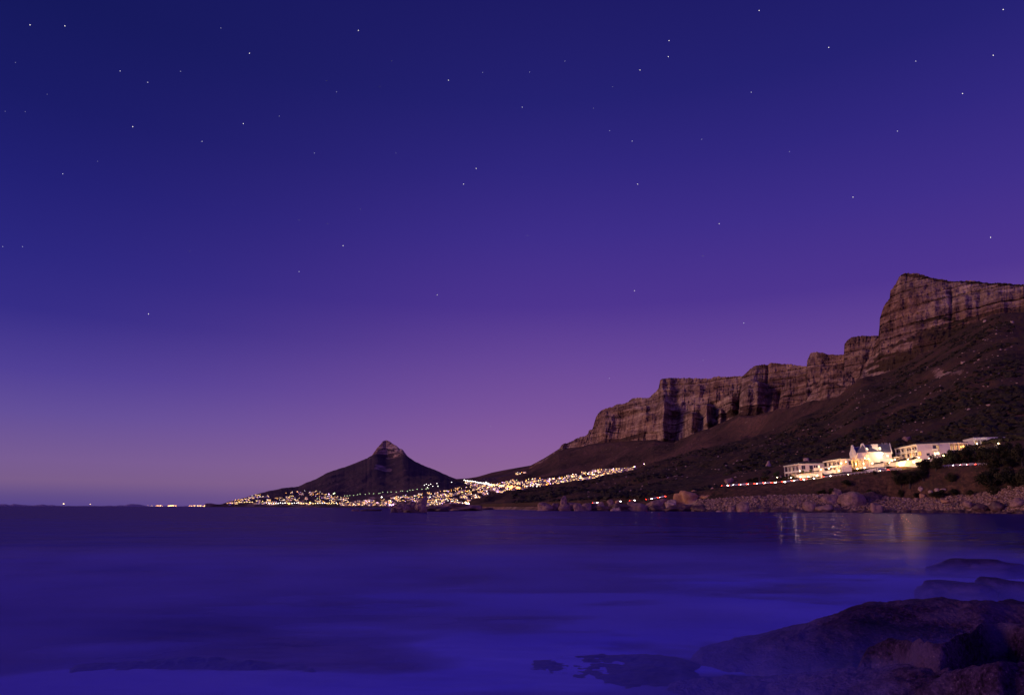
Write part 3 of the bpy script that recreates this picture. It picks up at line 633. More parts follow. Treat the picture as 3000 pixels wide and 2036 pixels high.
shore_rock('smooth pale purple rock at the bottom right corner', [(2640, 2030), (2720, 2010), (2790, 1968), (2850, 1944), (2930, 1935), (3000, 1925), (3150, 1930)], [(2640, 0.55), (2755, 0.8), (2900, 1.12), (3150, 1.15)],
           [(2640, 2110), (3150, 2120)], [(2640, 0.3), (3150, 0.8)], 331, 0.4, amp=0.07)
shore_rock('low dark rock along the bottom edge right of centre', [(1880, 2045), (1960, 2004), (2100, 1986), (2250, 1978), (2400, 1962), (2560, 1944), (2700, 1936), (2790, 1960), (2860, 2010)],
           [(1880, 0.0), (2100, 0.12), (2400, 0.4), (2700, 0.75), (2860, 0.8)], [(1880, 2110), (2860, 2130)], [(1880, -0.3), (2300, 0.1), (2860, 0.5)], 347, 0.5, amp=0.08)
FAR_ROCKS = 1
shore_rock('barely showing dark rock under the surf at the bottom left', [(150, 1990), (220, 1962), (330, 1943), (450, 1938), (700, 1941), (860, 1948), (905, 1962), (960, 1982)], [(150, 0.0), (330, 0.06), (800, 0.07), (960, 0.0)],
           [(150, 2000), (960, 1996)], [(150, -0.10), (960, -0.10)], 367, 0.9, mat=M_sub, amp=0.05, lam=0.45)
shore_rock('faint submerged rock at the bottom centre, left of the large hump', [(1320, 1990), (1400, 1966), (1500, 1954), (1600, 1940), (1750, 1928), (1900, 1925), (2060, 1940)], [(1320, -0.01), (1600, 0.05), (1900, 0.07), (2060, 0.07)],
           [(1320, 2030), (2060, 2060)], [(1320, -0.06), (2060, -0.02)], 373, 0.8, mat=M_sub, amp=0.035, lam=0.5)

# drifting spray left by the long exposure over the near rocks
m = bpy.data.materials.new('sea_mist'); m.use_nodes = True; t = m.node_tree; t.nodes.clear()
mo = t.nodes.new('ShaderNodeOutputMaterial'); pv = t.nodes.new('ShaderNodeVolumePrincipled'); t.links.new(pv.outputs[0], mo.inputs['Volume'])
pv.inputs['Color'].default_value = (0.19, 0.16, 1.0, 1)
nz = ntex(t, coords(t, (0.22, 0.35, 1.2)), 1.0, 3, 0.5)
gp = t.nodes.new('ShaderNodeNewGeometry'); sp_ = t.nodes.new('ShaderNodeSeparateXYZ'); t.links.new(gp.outputs['Position'], sp_.inputs[0])
def mr_(o_, a0, a1):
    n_ = t.nodes.new('ShaderNodeMapRange'); n_.inputs['From Min'].default_value = a0; n_.inputs['From Max'].default_value = a1; t.links.new(o_, n_.inputs['Value']); return n_.outputs[0]
den = math_(t, 'MULTIPLY', ramp(t, nz, [(0.36, (0.05, 0.05, 0.05)), (0.64, (0.46, 0.46, 0.46))]), math_(t, 'MULTIPLY', mr_(sp_.outputs['Y'], 40, 22), mr_(sp_.outputs['Z'], 0.80, 0.12)))
t.links.new(den, pv.inputs['Density'])
mb = MB(); mb.box(-26, 26, 7.6, 41, 0.02, 0.80)
tag(mb.build('sea_mist', m), 'thin blue spray haze lying over the water and low rocks', 'mist', kind='stuff')

# ------------------------------------------------------------------ boulders on the far shore
_ico = {}
def ico(sub):
    if sub not in _ico:
        import bmesh
        bm = bmesh.new(); bmesh.ops.create_icosphere(bm, subdivisions=sub, radius=1.0)
        _ico[sub] = (np.array([v.co[:] for v in bm.verts]), [tuple(v.index for v in f.verts) for f in bm.faces]); bm.free()
    return _ico[sub]
def boulder_mesh(sx, sy, sz, seed, sub=4, rough=0.22, name='boulder', power=0.8):
    rough *= 1.35
    v, f = ico(sub); v = np.sign(v)*np.abs(v)**power
    o = seed*3.7
    r = 1+rough*fbm(v[:, 0]*1.1+o, v[:, 1]*1.1, v[:, 2]*1.1, seed, 4) - rough*0.8*np.clip(ridged(v[:, 0]*1.3+o, v[:, 1]*1.3, v[:, 2]*0.8, seed+5, 2)-0.45, 0, 1)
    v = v*r[:, None]*np.array([sx, sy, sz])
    me = bpy.data.meshes.new(name); me.from_pydata(v.tolist(), [], f); me.update(); me.polygons.foreach_set('use_smooth', [True]*len(f)); return me
def boulder(label, pxc, ytop, ybot, w, d, seed, mat, group, tilt=0.0, sub=4, rough=0.22, power=0.8, name='boulder'):
    pb = P(pxc, ybot, d); pt = P(pxc, ytop, d); a = P(pxc-w/2, ybot, d); b_ = P(pxc+w/2, ybot, d)
    h = pt[2]-pb[2]; wd_ = np.linalg.norm(b_-a); emb = 0.35*h
    me = boulder_mesh(wd_/2*1.04, max(wd_, h)*0.45, (h+emb)/2, seed, sub, rough, name, power); me.materials.append(mat)
    o = bpy.data.objects.new(name, me); COL.objects.link(o); o.location = (pb[0], pb[1], pb[2]-emb+(h+emb)/2)
    o.rotation_euler = (0, tilt, -math.atan2(pb[0], pb[1])); tag(o, label, 'boulder' if name == 'boulder' else 'rock', group); return o
GF = 'rocks at the water in front of the camera'
boulder('low rounded rock far out at the right, wrapped in blue surf', 2850, 1641, 1688, 285, float(dZ(2850, 1688, 0.0)), 353, M_fore, GF, 0, 5, 0.16, 0.9, name='rock')
boulder('low round hump at the left foot of the far rounded rock', 2765, 1661, 1682, 110, float(dZ(2765, 1684, 0.0)), 354, M_fore, GF, 0, 5, 0.16, 0.9, name='rock')
boulder('flat bluish rock shelf just behind the largest hump', 2800, 1704, 1765, 220, float(dZ(2800, 1765, 0.0)), 359, M_fore, GF, 0, 5, 0.14, 0.6, name='rock')
boulder('second flat rock shelf cut off by the right frame edge', 2965, 1700, 1760, 190, float(dZ(2965, 1762, 0.0)), 361, M_fore, GF, 0, 5, 0.16, 0.7, name='rock')
G1 = 'rocks standing in the sea left of centre'
boulder('tall upright sea rock with a dark vertical cleft, right one of the stack', 1231, 1462, 1500, 35, 345, 401, M_gran, G1, 0.08, 5, 0.30, 0.75)
boulder('broad lumpy sea rock at the left of the stack below the town lights', 1180, 1474, 1502, 44, 345, 402, M_gran, G1, -0.1, 5, 0.34)
boulder('small pointed sea rock between the broad one and the tall one', 1203, 1470, 1490, 22, 352, 403, M_gran, G1, 0.3, 4, 0.3)
boulder('smallest sea rock at the left foot of the stack', 1152, 1487, 1501, 15, 342, 404, M_grand, G1, 0.0, 3)
boulder('dark low rock at the waterline under the stack of sea rocks', 1205, 1493, 1503, 40, 339, 405, M_grand, G1, 0.0, 4, 0.3)
G2 = 'low reefs awash far out'
for a in [('low dark reef left of the sea rock stack', 1083, 1490, 1497, 60, 470, 411), ('tiny reef rock farther left in open water', 1040, 1492, 1496, 22, 460, 412), ('long low reef right of the sea rock stack', 1340, 1476, 1491, 105, 520, 413),
          ('dark sloping reef at the near edge of the long reef', 1286, 1486, 1498, 62, 440, 414), ('flat dark rock alone in the water right of the long reef', 1428, 1487, 1491, 34, 640, 415)]:
    boulder(a[0], a[1], a[2], a[3], a[4], a[5], a[6], M_grand if 'dark' in a[0] else M_gran, G2, 0, 4, 0.3, 0.9, name='reef')
G3 = 'granite boulders piled along the low point'
PT = [('upright egg shaped boulder standing tallest at the left end of the point', 1653, 1458, 1480, 21, 552, M_gran), ('wide pale boulder forming the left tip of the point', 1598, 1476, 1495, 46, 550, M_gran),
      ('blocky boulder behind the left tip of the point', 1628, 1475, 1491, 24, 556, M_gran), ('boulder under the upright egg shaped one', 1656, 1477, 1496, 36, 546, M_gran),
      ('large angular boulder right of the upright one', 1684, 1472, 1491, 44, 556, M_gran), ('pointed boulder at the waterline in the middle of the left pile', 1694, 1478, 1498, 30, 541, M_gran),
      ('tilted slab boulder right of the pointed one', 1717, 1474, 1496, 28, 548, M_gran), ('dark cornered boulder right of the tilted slab', 1738, 1476, 1494, 26, 552, M_grand),
      ('pale leaning boulder on the crest of the point', 1759, 1470, 1486, 20, 566, M_granp), ('low dark boulder in front of the pale leaning one', 1772, 1483, 1496, 46, 545, M_grand),
      ('rounded boulder behind the dark overhang, mid point', 1791, 1467, 1484, 20, 566, M_gran), ('small square boulder lit by headlights on the point', 1808, 1466, 1475, 11, 575, M_grano),
      ('arched dark boulder overhanging a pale hollow', 1818, 1475, 1496, 54, 545, M_grand), ('pale block in the hollow of the arched dark boulder', 1806, 1486, 1497, 26, 539, M_granp),
      ('long brown boulder right of the arched one', 1872, 1476, 1496, 62, 548, M_gran), ('small boulder resting on the long brown one', 1855, 1470, 1479, 20, 562, M_gran),
      ('flat sloping slab below the road lights on the point', 1925, 1465, 1487, 58, 566, M_gran), ('dark notched boulder at the water below the flat slab', 1928, 1479, 1497, 52, 545, M_grand),
      ('smooth leaning boulder left of the ochre outcrop', 1966, 1464, 1486, 32, 560, M_granp), ('wide dark boulder at the water below the ochre outcrop', 1990, 1477, 1497, 74, 543, M_grand),
      ('big ochre outcrop with cracks where the bluff begins', 2022, 1443, 1486, 80, 566, M_grano), ('dark boulder at the right foot of the ochre outcrop', 2050, 1481, 1499, 48, 538, M_grand),
      ('ochre block perched on the slope above the big outcrop', 2036, 1436, 1443, 18, 590, M_grano), ('cracked ochre shelf right of the big outcrop', 2080, 1452, 1480, 50, 560, M_grano)]
for k, (lb, x, yt, yb, w, d, mt) in enumerate(PT): boulder(lb, x, yt, yb, w, d, 430+k, mt, G3, 0.12*math.sin(k*2.3), 4, 0.26, 0.72)
G4 = 'boulders along the cobble beach'
BB = [('largest smooth dome boulder in the middle of the beach', 2500, 1440, 1481, 72, 502, M_gran), ('tall rounded boulder behind the left shoulder of the largest dome', 2454, 1433, 1462, 32, 512, M_gran),
      ('sloping boulder left of the largest dome', 2430, 1451, 1480, 60, 504, M_gran), ('dark broken boulder right behind the largest dome', 2556, 1443, 1473, 62, 510, M_grand),
      ('round topped boulder standing in the wash right of the dome', 2569, 1472, 1500, 38, 486, M_gran), ('reddish boulder at the left foot of the sloping one', 2374, 1469, 1494, 42, 494, M_gran),
      ('low flat boulder in front of the sloping one', 2416, 1479, 1496, 52, 491, M_gran), ('long low dark boulder at the water, left part of the beach', 2290, 1486, 1503, 60, 489, M_grand),
      ('brown boulder at the water under the reddish one', 2338, 1490, 1505, 50, 486, M_grand), ('dark boulder at the water left of the long low one', 2244, 1486, 1503, 44, 492, M_grand),
      ('small dark boulder in the wash below the bluff', 2213, 1489, 1503, 32, 494, M_grand), ('upright squarish boulder at the left end of the cobbles', 2182, 1474, 1503, 42, 498, M_gran),
      ('small rounded boulder left of the squarish one', 2146, 1483, 1503, 28, 500, M_gran), ('pale cobble sized boulder left of the small rounded one', 2108, 1495, 1504, 16, 496, M_granp),
      ('knobbly pale boulder on the grass bank, upper of two', 2697, 1422, 1436, 16, 505, M_granp), ('orange tinted boulder on the grass bank, lower of two', 2703, 1442, 1458, 20, 498, M_grano),
      ('small pale boulder right of the two on the bank', 2727, 1432, 1445, 14, 503, M_granp), ('pale boulder above the low bushes', 2746, 1427, 1438, 15, 504, M_granp), ('wide pale boulder right of the one above the low bushes', 2764, 1427, 1438, 22, 504, M_granp),
      ('big dark round boulder near the right edge of the beach', 2923, 1467, 1494, 42, 452, M_grand), ('flat brown boulder left of the big dark round one', 2873, 1476, 1494, 42, 458, M_grand), ('square brown boulder on the right part of the beach', 2836, 1465, 1483, 30, 468, M_gran),
      ('low brown boulder left of the square one', 2770, 1463, 1472, 26, 476, M_grano), ('low boulder at the right frame edge of the beach', 2985, 1460, 1484, 44, 448, M_gran)]
for k, (lb, x, yt, yb, w, d, mt) in enumerate(BB):
    if 14 <= k <= 18:
        gg = ground(x, yb-3); d = math.hypot(gg.x, gg.y) if gg is not None else d; yt += 3
    boulder(lb, x, yt, yb, w, d, 470+k, mt, G4, 0.1*math.sin(k*1.7), 4, 0.16, 0.9)
G5 = 'boulders on the scrub slope'
for k, (lb, x, yt, yb, w, mt) in enumerate([('reddish boulder on the scrub slope straight above the hotel', 2658, 1278, 1292, 24, M_gran), ('pale upright boulder on the slope left of the hotel', 2251, 1354, 1372, 14, M_granp), ('grey boulder above the left end of the road lights', 2137, 1400, 1414, 24, M_gran),
        ('pale rock on the high slope under the cliff', 2823, 1058, 1066, 15, M_granp), ('small pale rock at the top of the slope near the right edge', 2966, 940, 947, 10, M_granp), ('small orange rock on the slope above the left wing', 2332, 1329, 1336, 10, M_grano),
        ('pale rock pair above the long left wing', 2362, 1341, 1350, 16, M_granp), ('pinkish rock at the foot of the highest cliff', 2885, 937, 944, 10, M_granp)]):
    g = ground(x, yb-1)
    if g is None: continue
    boulder(lb, x, yt, yb, w, math.hypot(g.x, g.y), 520+k, mt, G5, 0, 3, 0.25)

# --- cobbles: uncountable
rng = np.random.default_rng(5)
vs, fs = [], []
bv, bf = ico(1)
bx = rng.uniform(2040, 3060, 9000); tt = rng.random(9000)**0.9
i_w = np.interp(bx, RX, wat_d); i_b = np.interp(bx, RX, bea_d); i_y = np.interp(bx, RX, bea_y)
top = P(bx, i_y+3, i_b-2)
for k in range(len(bx)):
    d = i_w[k]+(i_b[k]-2-i_w[k])*tt[k]; z = -0.4+(top[k, 2]+0.4)*tt[k]
    p = PZ(bx[k], d, z); r = 0.25+0.75*rng.random()**2.2+(0.5 if rng.random() < 0.04 else 0)
    n0 = len(vs); q = bv*(1+0.25*rng.standard_normal((len(bv), 1)))*np.array([r*1.2, r, r*0.7])
    a_ = rng.random()*3; c_, s_ = math.cos(a_), math.sin(a_); q = q@np.array([[c_, -s_, 0], [s_, c_, 0], [0, 0, 1]])+p+np.array([0, 0, r*0.45+0.25])
    vs.append(q); fs.append(np.array(bf)+12*0+k*len(bv))
vs = np.concatenate(vs); fs = np.concatenate(fs)
me = bpy.data.meshes.new('beach_cobbles'); me.from_pydata(vs.tolist(), [], fs.tolist()); me.update()
tag(link('beach_cobbles', me, M_cob), 'bank of pinkish rounded beach cobbles below the bluff', 'cobbles', kind='stuff')

# ------------------------------------------------------------------ road on the bench
rx = np.arange(1700, 3300, 10.0)
rd = np.interp(rx, RX, RD); rz = np.interp(rx, RX, RZ)
def strip(name, label, d0, d1, dz, mat, kind='structure'):
    o_ = link(name, grid_mesh(np.array([PZ(rx, rd+d1, rz+dz), PZ(rx, rd+d0, rz+dz)]), name), mat); tag(o_, label, kind=kind); return o_
strip('road', 'coast road of dark asphalt running below the hotel', 0.4, 7.8, 0.12, M_asph)
strip('road_marking', 'white centre line painted on the coast road', 4.0, 4.18, 0.125, M_paint)

def part(mb, name, mat, root, parent=None, smooth=False):
    o_ = mb.build(name, mat, parent or root, smooth)
    if parent is None: o_.location = -Vector(root.location)
    return o_

class Frame:                                 # facade frame: u along the facade, n towards the viewer
    def __init__(s, A, B):
        s.A = Vector((A[0], A[1])); d = Vector((B[0]-A[0], B[1]-A[1])); s.L = d.length; s.u = d/s.L; s.n = Vector((s.u.y, -s.u.x))
        if s.n.dot(s.A) > 0: s.n = -s.n
    def p(s, u, n, z): q = s.A+s.u*u+s.n*n; return (q.x, q.y, z)
    def box(s, mb, u0, u1, n0, n1, z0, z1, mi=0):
        mb.hexa([s.p(u0, n0, z0), s.p(u1, n0, z0), s.p(u1, n1, z0), s.p(u0, n1, z0), s.p(u0, n0, z1), s.p(u1, n0, z1), s.p(u1, n1, z1), s.p(u0, n1, z1)], mi)
    def yaw(s): return math.atan2(s.u.y, s.u.x)
def pt(pxx, d, z): p = PZ(pxx, d, z); return (float(p[0]), float(p[1]))
def window(fr, root, u0, u1, z0, z1, n, pane, label=None, bars=1):
    f = MB(); w = 0.12
    fr.box(f, u0-w, u1+w, n, n+0.08, z0-w, z0); fr.box(f, u0-w, u1+w, n, n+0.08, z1, z1+w)
    fr.box(f, u0-w, u0, n, n+0.08, z0, z1); fr.box(f, u1, u1+w, n, n+0.08, z0, z1)
    for k in range(bars):
        c = u0+(u1-u0)*(k+1)/(bars+1); fr.box(f, c-0.05, c+0.05, n, n+0.07, z0, z1)
    wo = part(f, 'window', M_frame, root)
    g = MB(); fr.box(g, u0, u1, n-0.02, n+0.03, z0, z1); part(g, 'pane', pane, root, wo)
    if label: wo['label'] = label
    return wo
rnd = random.Random(3)
def low_roof(root, poly, z, rise, inset, mat=None, over=0.5):
    c = Vector((sum(p[0] for p in poly)/len(poly), sum(p[1] for p in poly)/len(poly)))
    n = len(poly); lo = []; hi = []
    for p in poly:
        v = Vector(p)-c; l = v.length; a = c+v*(1+over/l); b_ = c+v*max(0.1, 1-inset/l); lo.append((a.x, a.y)); hi.append((b_.x, b_.y))
    mb = MB(); vs = [(x, y, z) for x, y in lo]+[(x, y, z+0.12) for x, y in lo]+[(x, y, z+rise) for x, y in hi]
    fs = [tuple(range(n-1, -1, -1)), tuple(range(2*n, 3*n))]
    for i in range(n):
        j = (i+1) % n; fs += [(i, j, n+j, n+i), (n+i, n+j, 2*n+j, 2*n+i)]
    mb.add(vs, fs); return part(mb, 'roof', mat or M_dkroof, root)
def gallery(root, A, B, zb, zt, bays, storeys, deep=2.2, lit=(), par='solid', fascia=0.75, colw=0.38, first_floor=True, alt=None):
    fr = Frame(A, B); Lh = fr.L; H = (zt-fascia-zb)/storeys
    w = MB(); fr.box(w, 0, Lh, -deep-0.3, -deep, zb, zt-fascia); part(w, 'wall', M_white2, root)
    w = MB(); fr.box(w, -0.25, Lh+0.25, -deep-0.3, 0.28, zt-fascia, zt-0.25); fr.box(w, -0.45, Lh+0.45, -deep-0.3, 0.50, zt-0.25, zt); part(w, 'cornice', M_white, root)
    for s_ in range(storeys):
        z0 = zb+H*s_
        if s_ or first_floor:
            w = MB(); fr.box(w, -0.1, Lh+0.1, -deep, 0.18, z0-0.32, z0); part(w, 'floor_slab', M_white, root)
        for k in range(bays):
            u0 = Lh*k/bays+colw/2; u1 = Lh*(k+1)/bays-colw/2
            if s_ > 0 or par == 'all':
                w = MB()
                fr.box(w, u0, u1, -0.06, 0.06, z0+0.85, z0+0.95)
                nb = max(4, int((u1-u0)/0.35))
                if par == 'solid': fr.box(w, u0, u1, -0.08, 0.04, z0, z0+0.85)
                else:
                    for q in range(nb+1): uu = u0+(u1-u0)*q/nb; fr.box(w, uu-0.03, uu+0.03, -0.03, 0.03, z0, z0+0.85)
                part(w, 'balustrade', M_white, root)
            wu = u1-u0; li = (s_*bays+k)
            kind = M_lit if li in lit else (M_curt if (alt and li in alt) else M_glass)
            window(fr, root, u0+wu*0.10, u0+wu*0.52, z0+0.1, z0+H*0.78, -deep, kind, 'lit glass doors glowing orange' if kind == M_lit else None)
            window(fr, root, u0+wu*0.66, u0+wu*0.92, z0+0.1, z0+H*0.78, -deep, M_curt if li in lit else M_glass, bars=0)
        for k in range(bays+1):
            w = MB(); uu = Lh*k/bays; fr.box(w, uu-colw/2, uu+colw/2, -colw, 0.0, z0, z0+H-(0.32 if s_ < storeys-1 else 0))
            fr.box(w, uu-colw*0.7, uu+colw*0.7, -colw-0.06, 0.06, z0+H-(0.32 if s_ < storeys-1 else 0)-0.2, z0+H-(0.32 if s_ < storeys-1 else 0)-0.01); part(w, 'column', M_white, root)
    return fr
def wallblock(root, poly, z0, z1, name='wall', mat=None):
    w = MB(); a = sum(poly[i][0]*poly[(i+1) % len(poly)][1]-poly[(i+1) % len(poly)][0]*poly[i][1] for i in range(len(poly)))
    w.prism(poly if a > 0 else poly[::-1], z0, z1); return part(w, name, mat or M_white2, root)
def offs(fr, L0, L1, n0, n1): return [fr.p(L0, n0, 0)[:2], fr.p(L1, n0, 0)[:2], fr.p(L1, n1, 0)[:2], fr.p(L0, n1, 0)[:2]]

# left wing -----------------------------------------------------------------
zt, zb = 34.9, 24.2
A, B, C_ = pt(2297, 588, zt), pt(2340, 560, zt), pt(2413, 562, zt)
r = thing('hotel_wing', (*B, zb), 'long low white hotel wing with a column gallery, at the left end of the hotel', 'building', 'wings of the hotel')
f1_ = gallery(r, A, B, zb, zt, 4, 2, lit=(1,), alt=(2, 5), colw=0.5)
f2_ = Frame(B, C_)
wallblock(r, offs(f2_, 0.3, f2_.L, 0, -11), zb, zt-0.4)
w = MB(); f2_.box(w, 0.3, f2_.L+0.3, -11, 0.3, zt-0.4, zt); part(w, 'cornice', M_white, r)
w = MB(); f2_.box(w, 1.0, f2_.L, 0.002, 0.10, zb+5.0, zb+5.25); part(w, 'string_course', M_white, r)
for u0, u1, pn in ((2.6, 4.1, M_glass), (4.5, 5.9, M_glass), (10.2, 13.2, M_glass), (14.4, 15.6, M_frame), (16.6, 17.6, M_glass), (18.6, 19.8, M_lit2)): window(f2_, r, u0*f2_.L/24, u1*f2_.L/24, zb+6.6, zb+9.2, 0.0, pn)
for u0, u1, pn in ((1.5, 3.5, M_lit), (5.5, 7.5, M_curt), (9, 11, M_lit), (13.5, 15.5, M_curt)): window(f2_, r, u0*f2_.L/24, u1*f2_.L/24, zb+1.2, zb+3.8, 0.0, pn)
low_roof(r, [A, B, C_, f2_.p(f2_.L, -11, 0)[:2], f1_.p(0, -11, 0)[:2]], zt+0.02, 1.7, 5.5)
wallblock(r, [f1_.p(0, -2.5, 0)[:2], f1_.p(f1_.L, -2.5, 0)[:2], f2_.p(0.4, -10.5, 0)[:2], f1_.p(0, -10.5, 0)[:2]], zb, zt-0.8)

# second wing ----------------------------------------------------------------
zt, zb = 36.3, 27.2
A, B, C_ = pt(2412, 563, zt), pt(2462, 537, zt), pt(2492, 537, zt)
r = thing('hotel_wing', (*B, zb), 'short white hotel wing with slim columns, between the long left wing and the gabled house', 'building', 'wings of the hotel')
f1_ = gallery(r, A, B, zb, zt, 4, 2, lit=(2, 7), alt=(1, 4, 5), colw=0.42)
f2_ = Frame(B, C_); wallblock(r, offs(f2_, 0.3, f2_.L, 0, -10), zb, zt-0.4)
w = MB(); f2_.box(w, 0.3, f2_.L, -10, 0.3, zt-0.4, zt); part(w, 'cornice', M_white, r)
window(f2_, r, 2.0, 3.6, zt-4.2, zt-1.6, 0.0, M_curt); window(f2_, r, 5.0, 6.4, zt-4.2, zt-1.6, 0.0, M_glass)
low_roof(r, [A, B, C_, f2_.p(f2_.L, -10, 0)[:2], f1_.p(0, -9, 0)[:2]], zt+0.02, 1.3, 4.5)

# gabled main house ------------------------------------------------------------
zb = 30.6; zt = float(P(2543, 1323.5, 540)[2])
A, B = pt(2491, 561, zt), pt(2543, 541, zt)
fr = Frame(A, B); Lh = fr.L
r = thing('gabled_house', (*B, zb), 'tall white floodlit main hotel house with two curved gables and slate roofs', 'building')
C2 = fr.p(Lh, -10, 0)[:2]
wallblock(r, offs(fr, 0, Lh, 0, -10), zb, zt, mat=M_white)
rid = zt+5.6; eo = 0.25
mb = MB(); e = [fr.p(-eo, 0.2, zt), fr.p(Lh+eo, 0.2, zt), fr.p(Lh+eo, -10.2, zt), fr.p(-eo, -10.2, zt), fr.p(0.5, -5, rid), fr.p(Lh-3.2, -5, rid)]
mb.add(e, [(0, 1, 5, 4), (1, 2, 5), (2, 3, 4, 5), (3, 0, 4), (3, 2, 1, 0)]); roof = part(mb, 'roof', M_slate, r)
def dutch(fr, uc, hw, z0, h, n, th=0.45):
    pr = [(-1.0, 0.0), (-1.08, 0.10), (-1.0, 0.22), (-0.86, 0.30), (-0.70, 0.42), (-0.56, 0.56), (-0.46, 0.70), (-0.36, 0.84), (-0.30, 0.92), (-0.26, 1.0)]
    pr = pr+[(-a, b_) for a, b_ in pr[::-1]]; mb = MB()
    mb.plate([fr.p(uc+a*hw, n, z0+b_*h) for a, b_ in pr], fr.n*(-th)); return mb
for (u0, u1, ya, xa) in ((0.0, 0.37*Lh, 1304, 2498), (0.52*Lh, Lh, 1299, 2528)):
    uc, hw = (u0+u1)/2, (u1-u0)/2; dd = math.hypot(*fr.p(uc, 0, 0)[:2]); h = float(P(xa, ya, dd)[2])-zt+0.4
    g = part(dutch(fr, uc, hw, zt-0.4, h, 0.5), 'gable', M_white, r); g['label'] = 'left curved gable, the lower one' if u0 == 0 else 'right curved gable, the taller one'
    w = MB(); fr.box(w, uc-hw-0.1, uc+hw+0.1, 0.5, 0.75, zt-0.65, zt-0.35); part(w, 'string_course', M_white, r, g)
    w = MB(); fr.box(w, uc-0.3, uc+0.3, 0.5, 0.6, zt+h*0.26, zt+h*0.26+1.0); part(w, 'niche', M_curt, r, g)
    wallblock(r, offs(fr, u0 if u0 else 0.0, u1, 0.05, 0.5), zb+6, zt-0.42, 'gable_bay', M_white)
    mb = MB(); zr = zt+h*0.72
    mb.add([fr.p(uc-hw, 0.04, zt), fr.p(uc+hw, 0.04, zt), fr.p(uc, 0.04, zr), fr.p(uc-hw, -5, zt+0.02), fr.p(uc+hw, -5, zt+0.02), fr.p(uc, -5, zr)], [(0, 1, 2), (3, 5, 4), (0, 2, 5, 3), (1, 4, 5, 2)])
    part(mb, 'roof', M_slate, r)
    window(fr, r, uc-0.75, uc+0.75, zt-5.6, zt-2.6, 0.51, M_lit)
for u in (0.40, 0.46): window(fr, r, u*Lh, u*Lh+1.0, zt-5.4, zt-2.4, 0.01, M_lit, bars=0)
# veranda storey
zv = float(P(2520, 1346, 548)[2])
w = MB(); fr.box(w, -5.0, Lh+0.6, 0.1, 5.0, zv-0.55, zv); fr.box(w, -5.2, Lh+0.8, 0.1, 5.2, zv-0.15, zv+0.05); part(w, 'veranda_roof', M_white, r)
w = MB(); fr.box(w, -4.8, Lh+0.4, 4.6, 4.85, zv+0.05, zv+0.9); part(w, 'parapet', M_white, r)
nb = 6
for k in range(nb+1):
    u = -4.8+(Lh+5.0)*k/nb; w = MB(); fr.box(w, u-0.45, u+0.45, 4.2, 4.85, zb, zv-0.56); part(w, 'pier', M_white, r)
    if k < nb:
        u2 = -4.8+(Lh+5.0)*(k+1)/nb; w = MB()
        for q in range(8):                     # arch soffit in steps
            a0 = math.pi*q/8; a1 = math.pi*(q+1)/8; cx = (u+u2)/2; rr_ = (u2-u)/2-0.45
            zl = zv-2.0+1.3*math.sin((a0+a1)/2); fr.box(w, cx-rr_*math.cos(a0), cx-rr_*math.cos(a1), 4.3, 4.75, zl, zv-0.56)
        part(w, 'arch', M_white, r)
        window(fr, r, u+0.9, u2-0.9, zb+0.2, zv-1.3, 0.12, (M_lit, M_curt, M_lit, M_curt, M_lit2, M_lit)[k], bars=2)
w = MB(); fr.box(w, -5.2, Lh+0.8, 0.1, 5.4, zb-1.2, zb+0.02); part(w, 'veranda_floor', M_white2, r)
# right flank facing the viewer
K = pt(2562, 546, zt); fs_ = Frame(B, K); wallblock(r, offs(fs_, 0.05, fs_.L, 0.02, -9), zb, zt-0.02, mat=M_white2)
window(fs_, r, 1.3, 2.4, zt-5.2, zt-2.9, 0.03, M_lit2); window(fs_, r, 1.6, 2.5, zb+2.6, zb+4.6, 0.03, M_lit)
mb = MB(); mb.add([fs_.p(0, 0.25, zt), fs_.p(fs_.L+1, 0.25, zt), fs_.p(fs_.L+1, -9, zt), fs_.p(0, -9, zt), fs_.p(0.8, -4.5, rid-0.4), fs_.p(fs_.L+1, -4.5, rid-0.4)], [(0, 1, 5, 4), (2, 3, 4, 5), (3, 0, 4), (1, 2, 5), (3, 2, 1, 0)])
ro2 = part(mb, 'roof', M_slate, r)
def skylight(fr, root, u, t0, t1, z0, z1, w=1.1):    # sits on the roof slope from n=.25,z0 to n=-4.5,z1
    def q(uu, t_, k): nn = 0.25-4.75*t_; z = z0+(z1-z0)*t_; return Vector(fr.p(uu, nn+k*0.7, z+k*0.8))
    mb = MB(); mb.hexa([q(u, t0, 0), q(u+w, t0, 0), q(u+w, t1, 0), q(u, t1, 0), q(u, t0, 0.16), q(u+w, t0, 0.16), q(u+w, t1, 0.16), q(u, t1, 0.16)])
    return part(mb, 'skylight', M_lit2, root)
skylight(fs_, r, 0.9, 0.30, 0.58, zt, rid-0.4, 1.4)
ch_t = float(P(2564, 1302, 548)[2])
fk = Frame(pt(2556, 545, zt), pt(2573, 546, zt))
w = MB(); fk.box(w, 0, fk.L, -2.4, 0.6, zb, ch_t-0.5); fk.box(w, -0.15, fk.L+0.15, -2.55, 0.75, ch_t-0.5, ch_t); part(w, 'chimney', M_white, r)
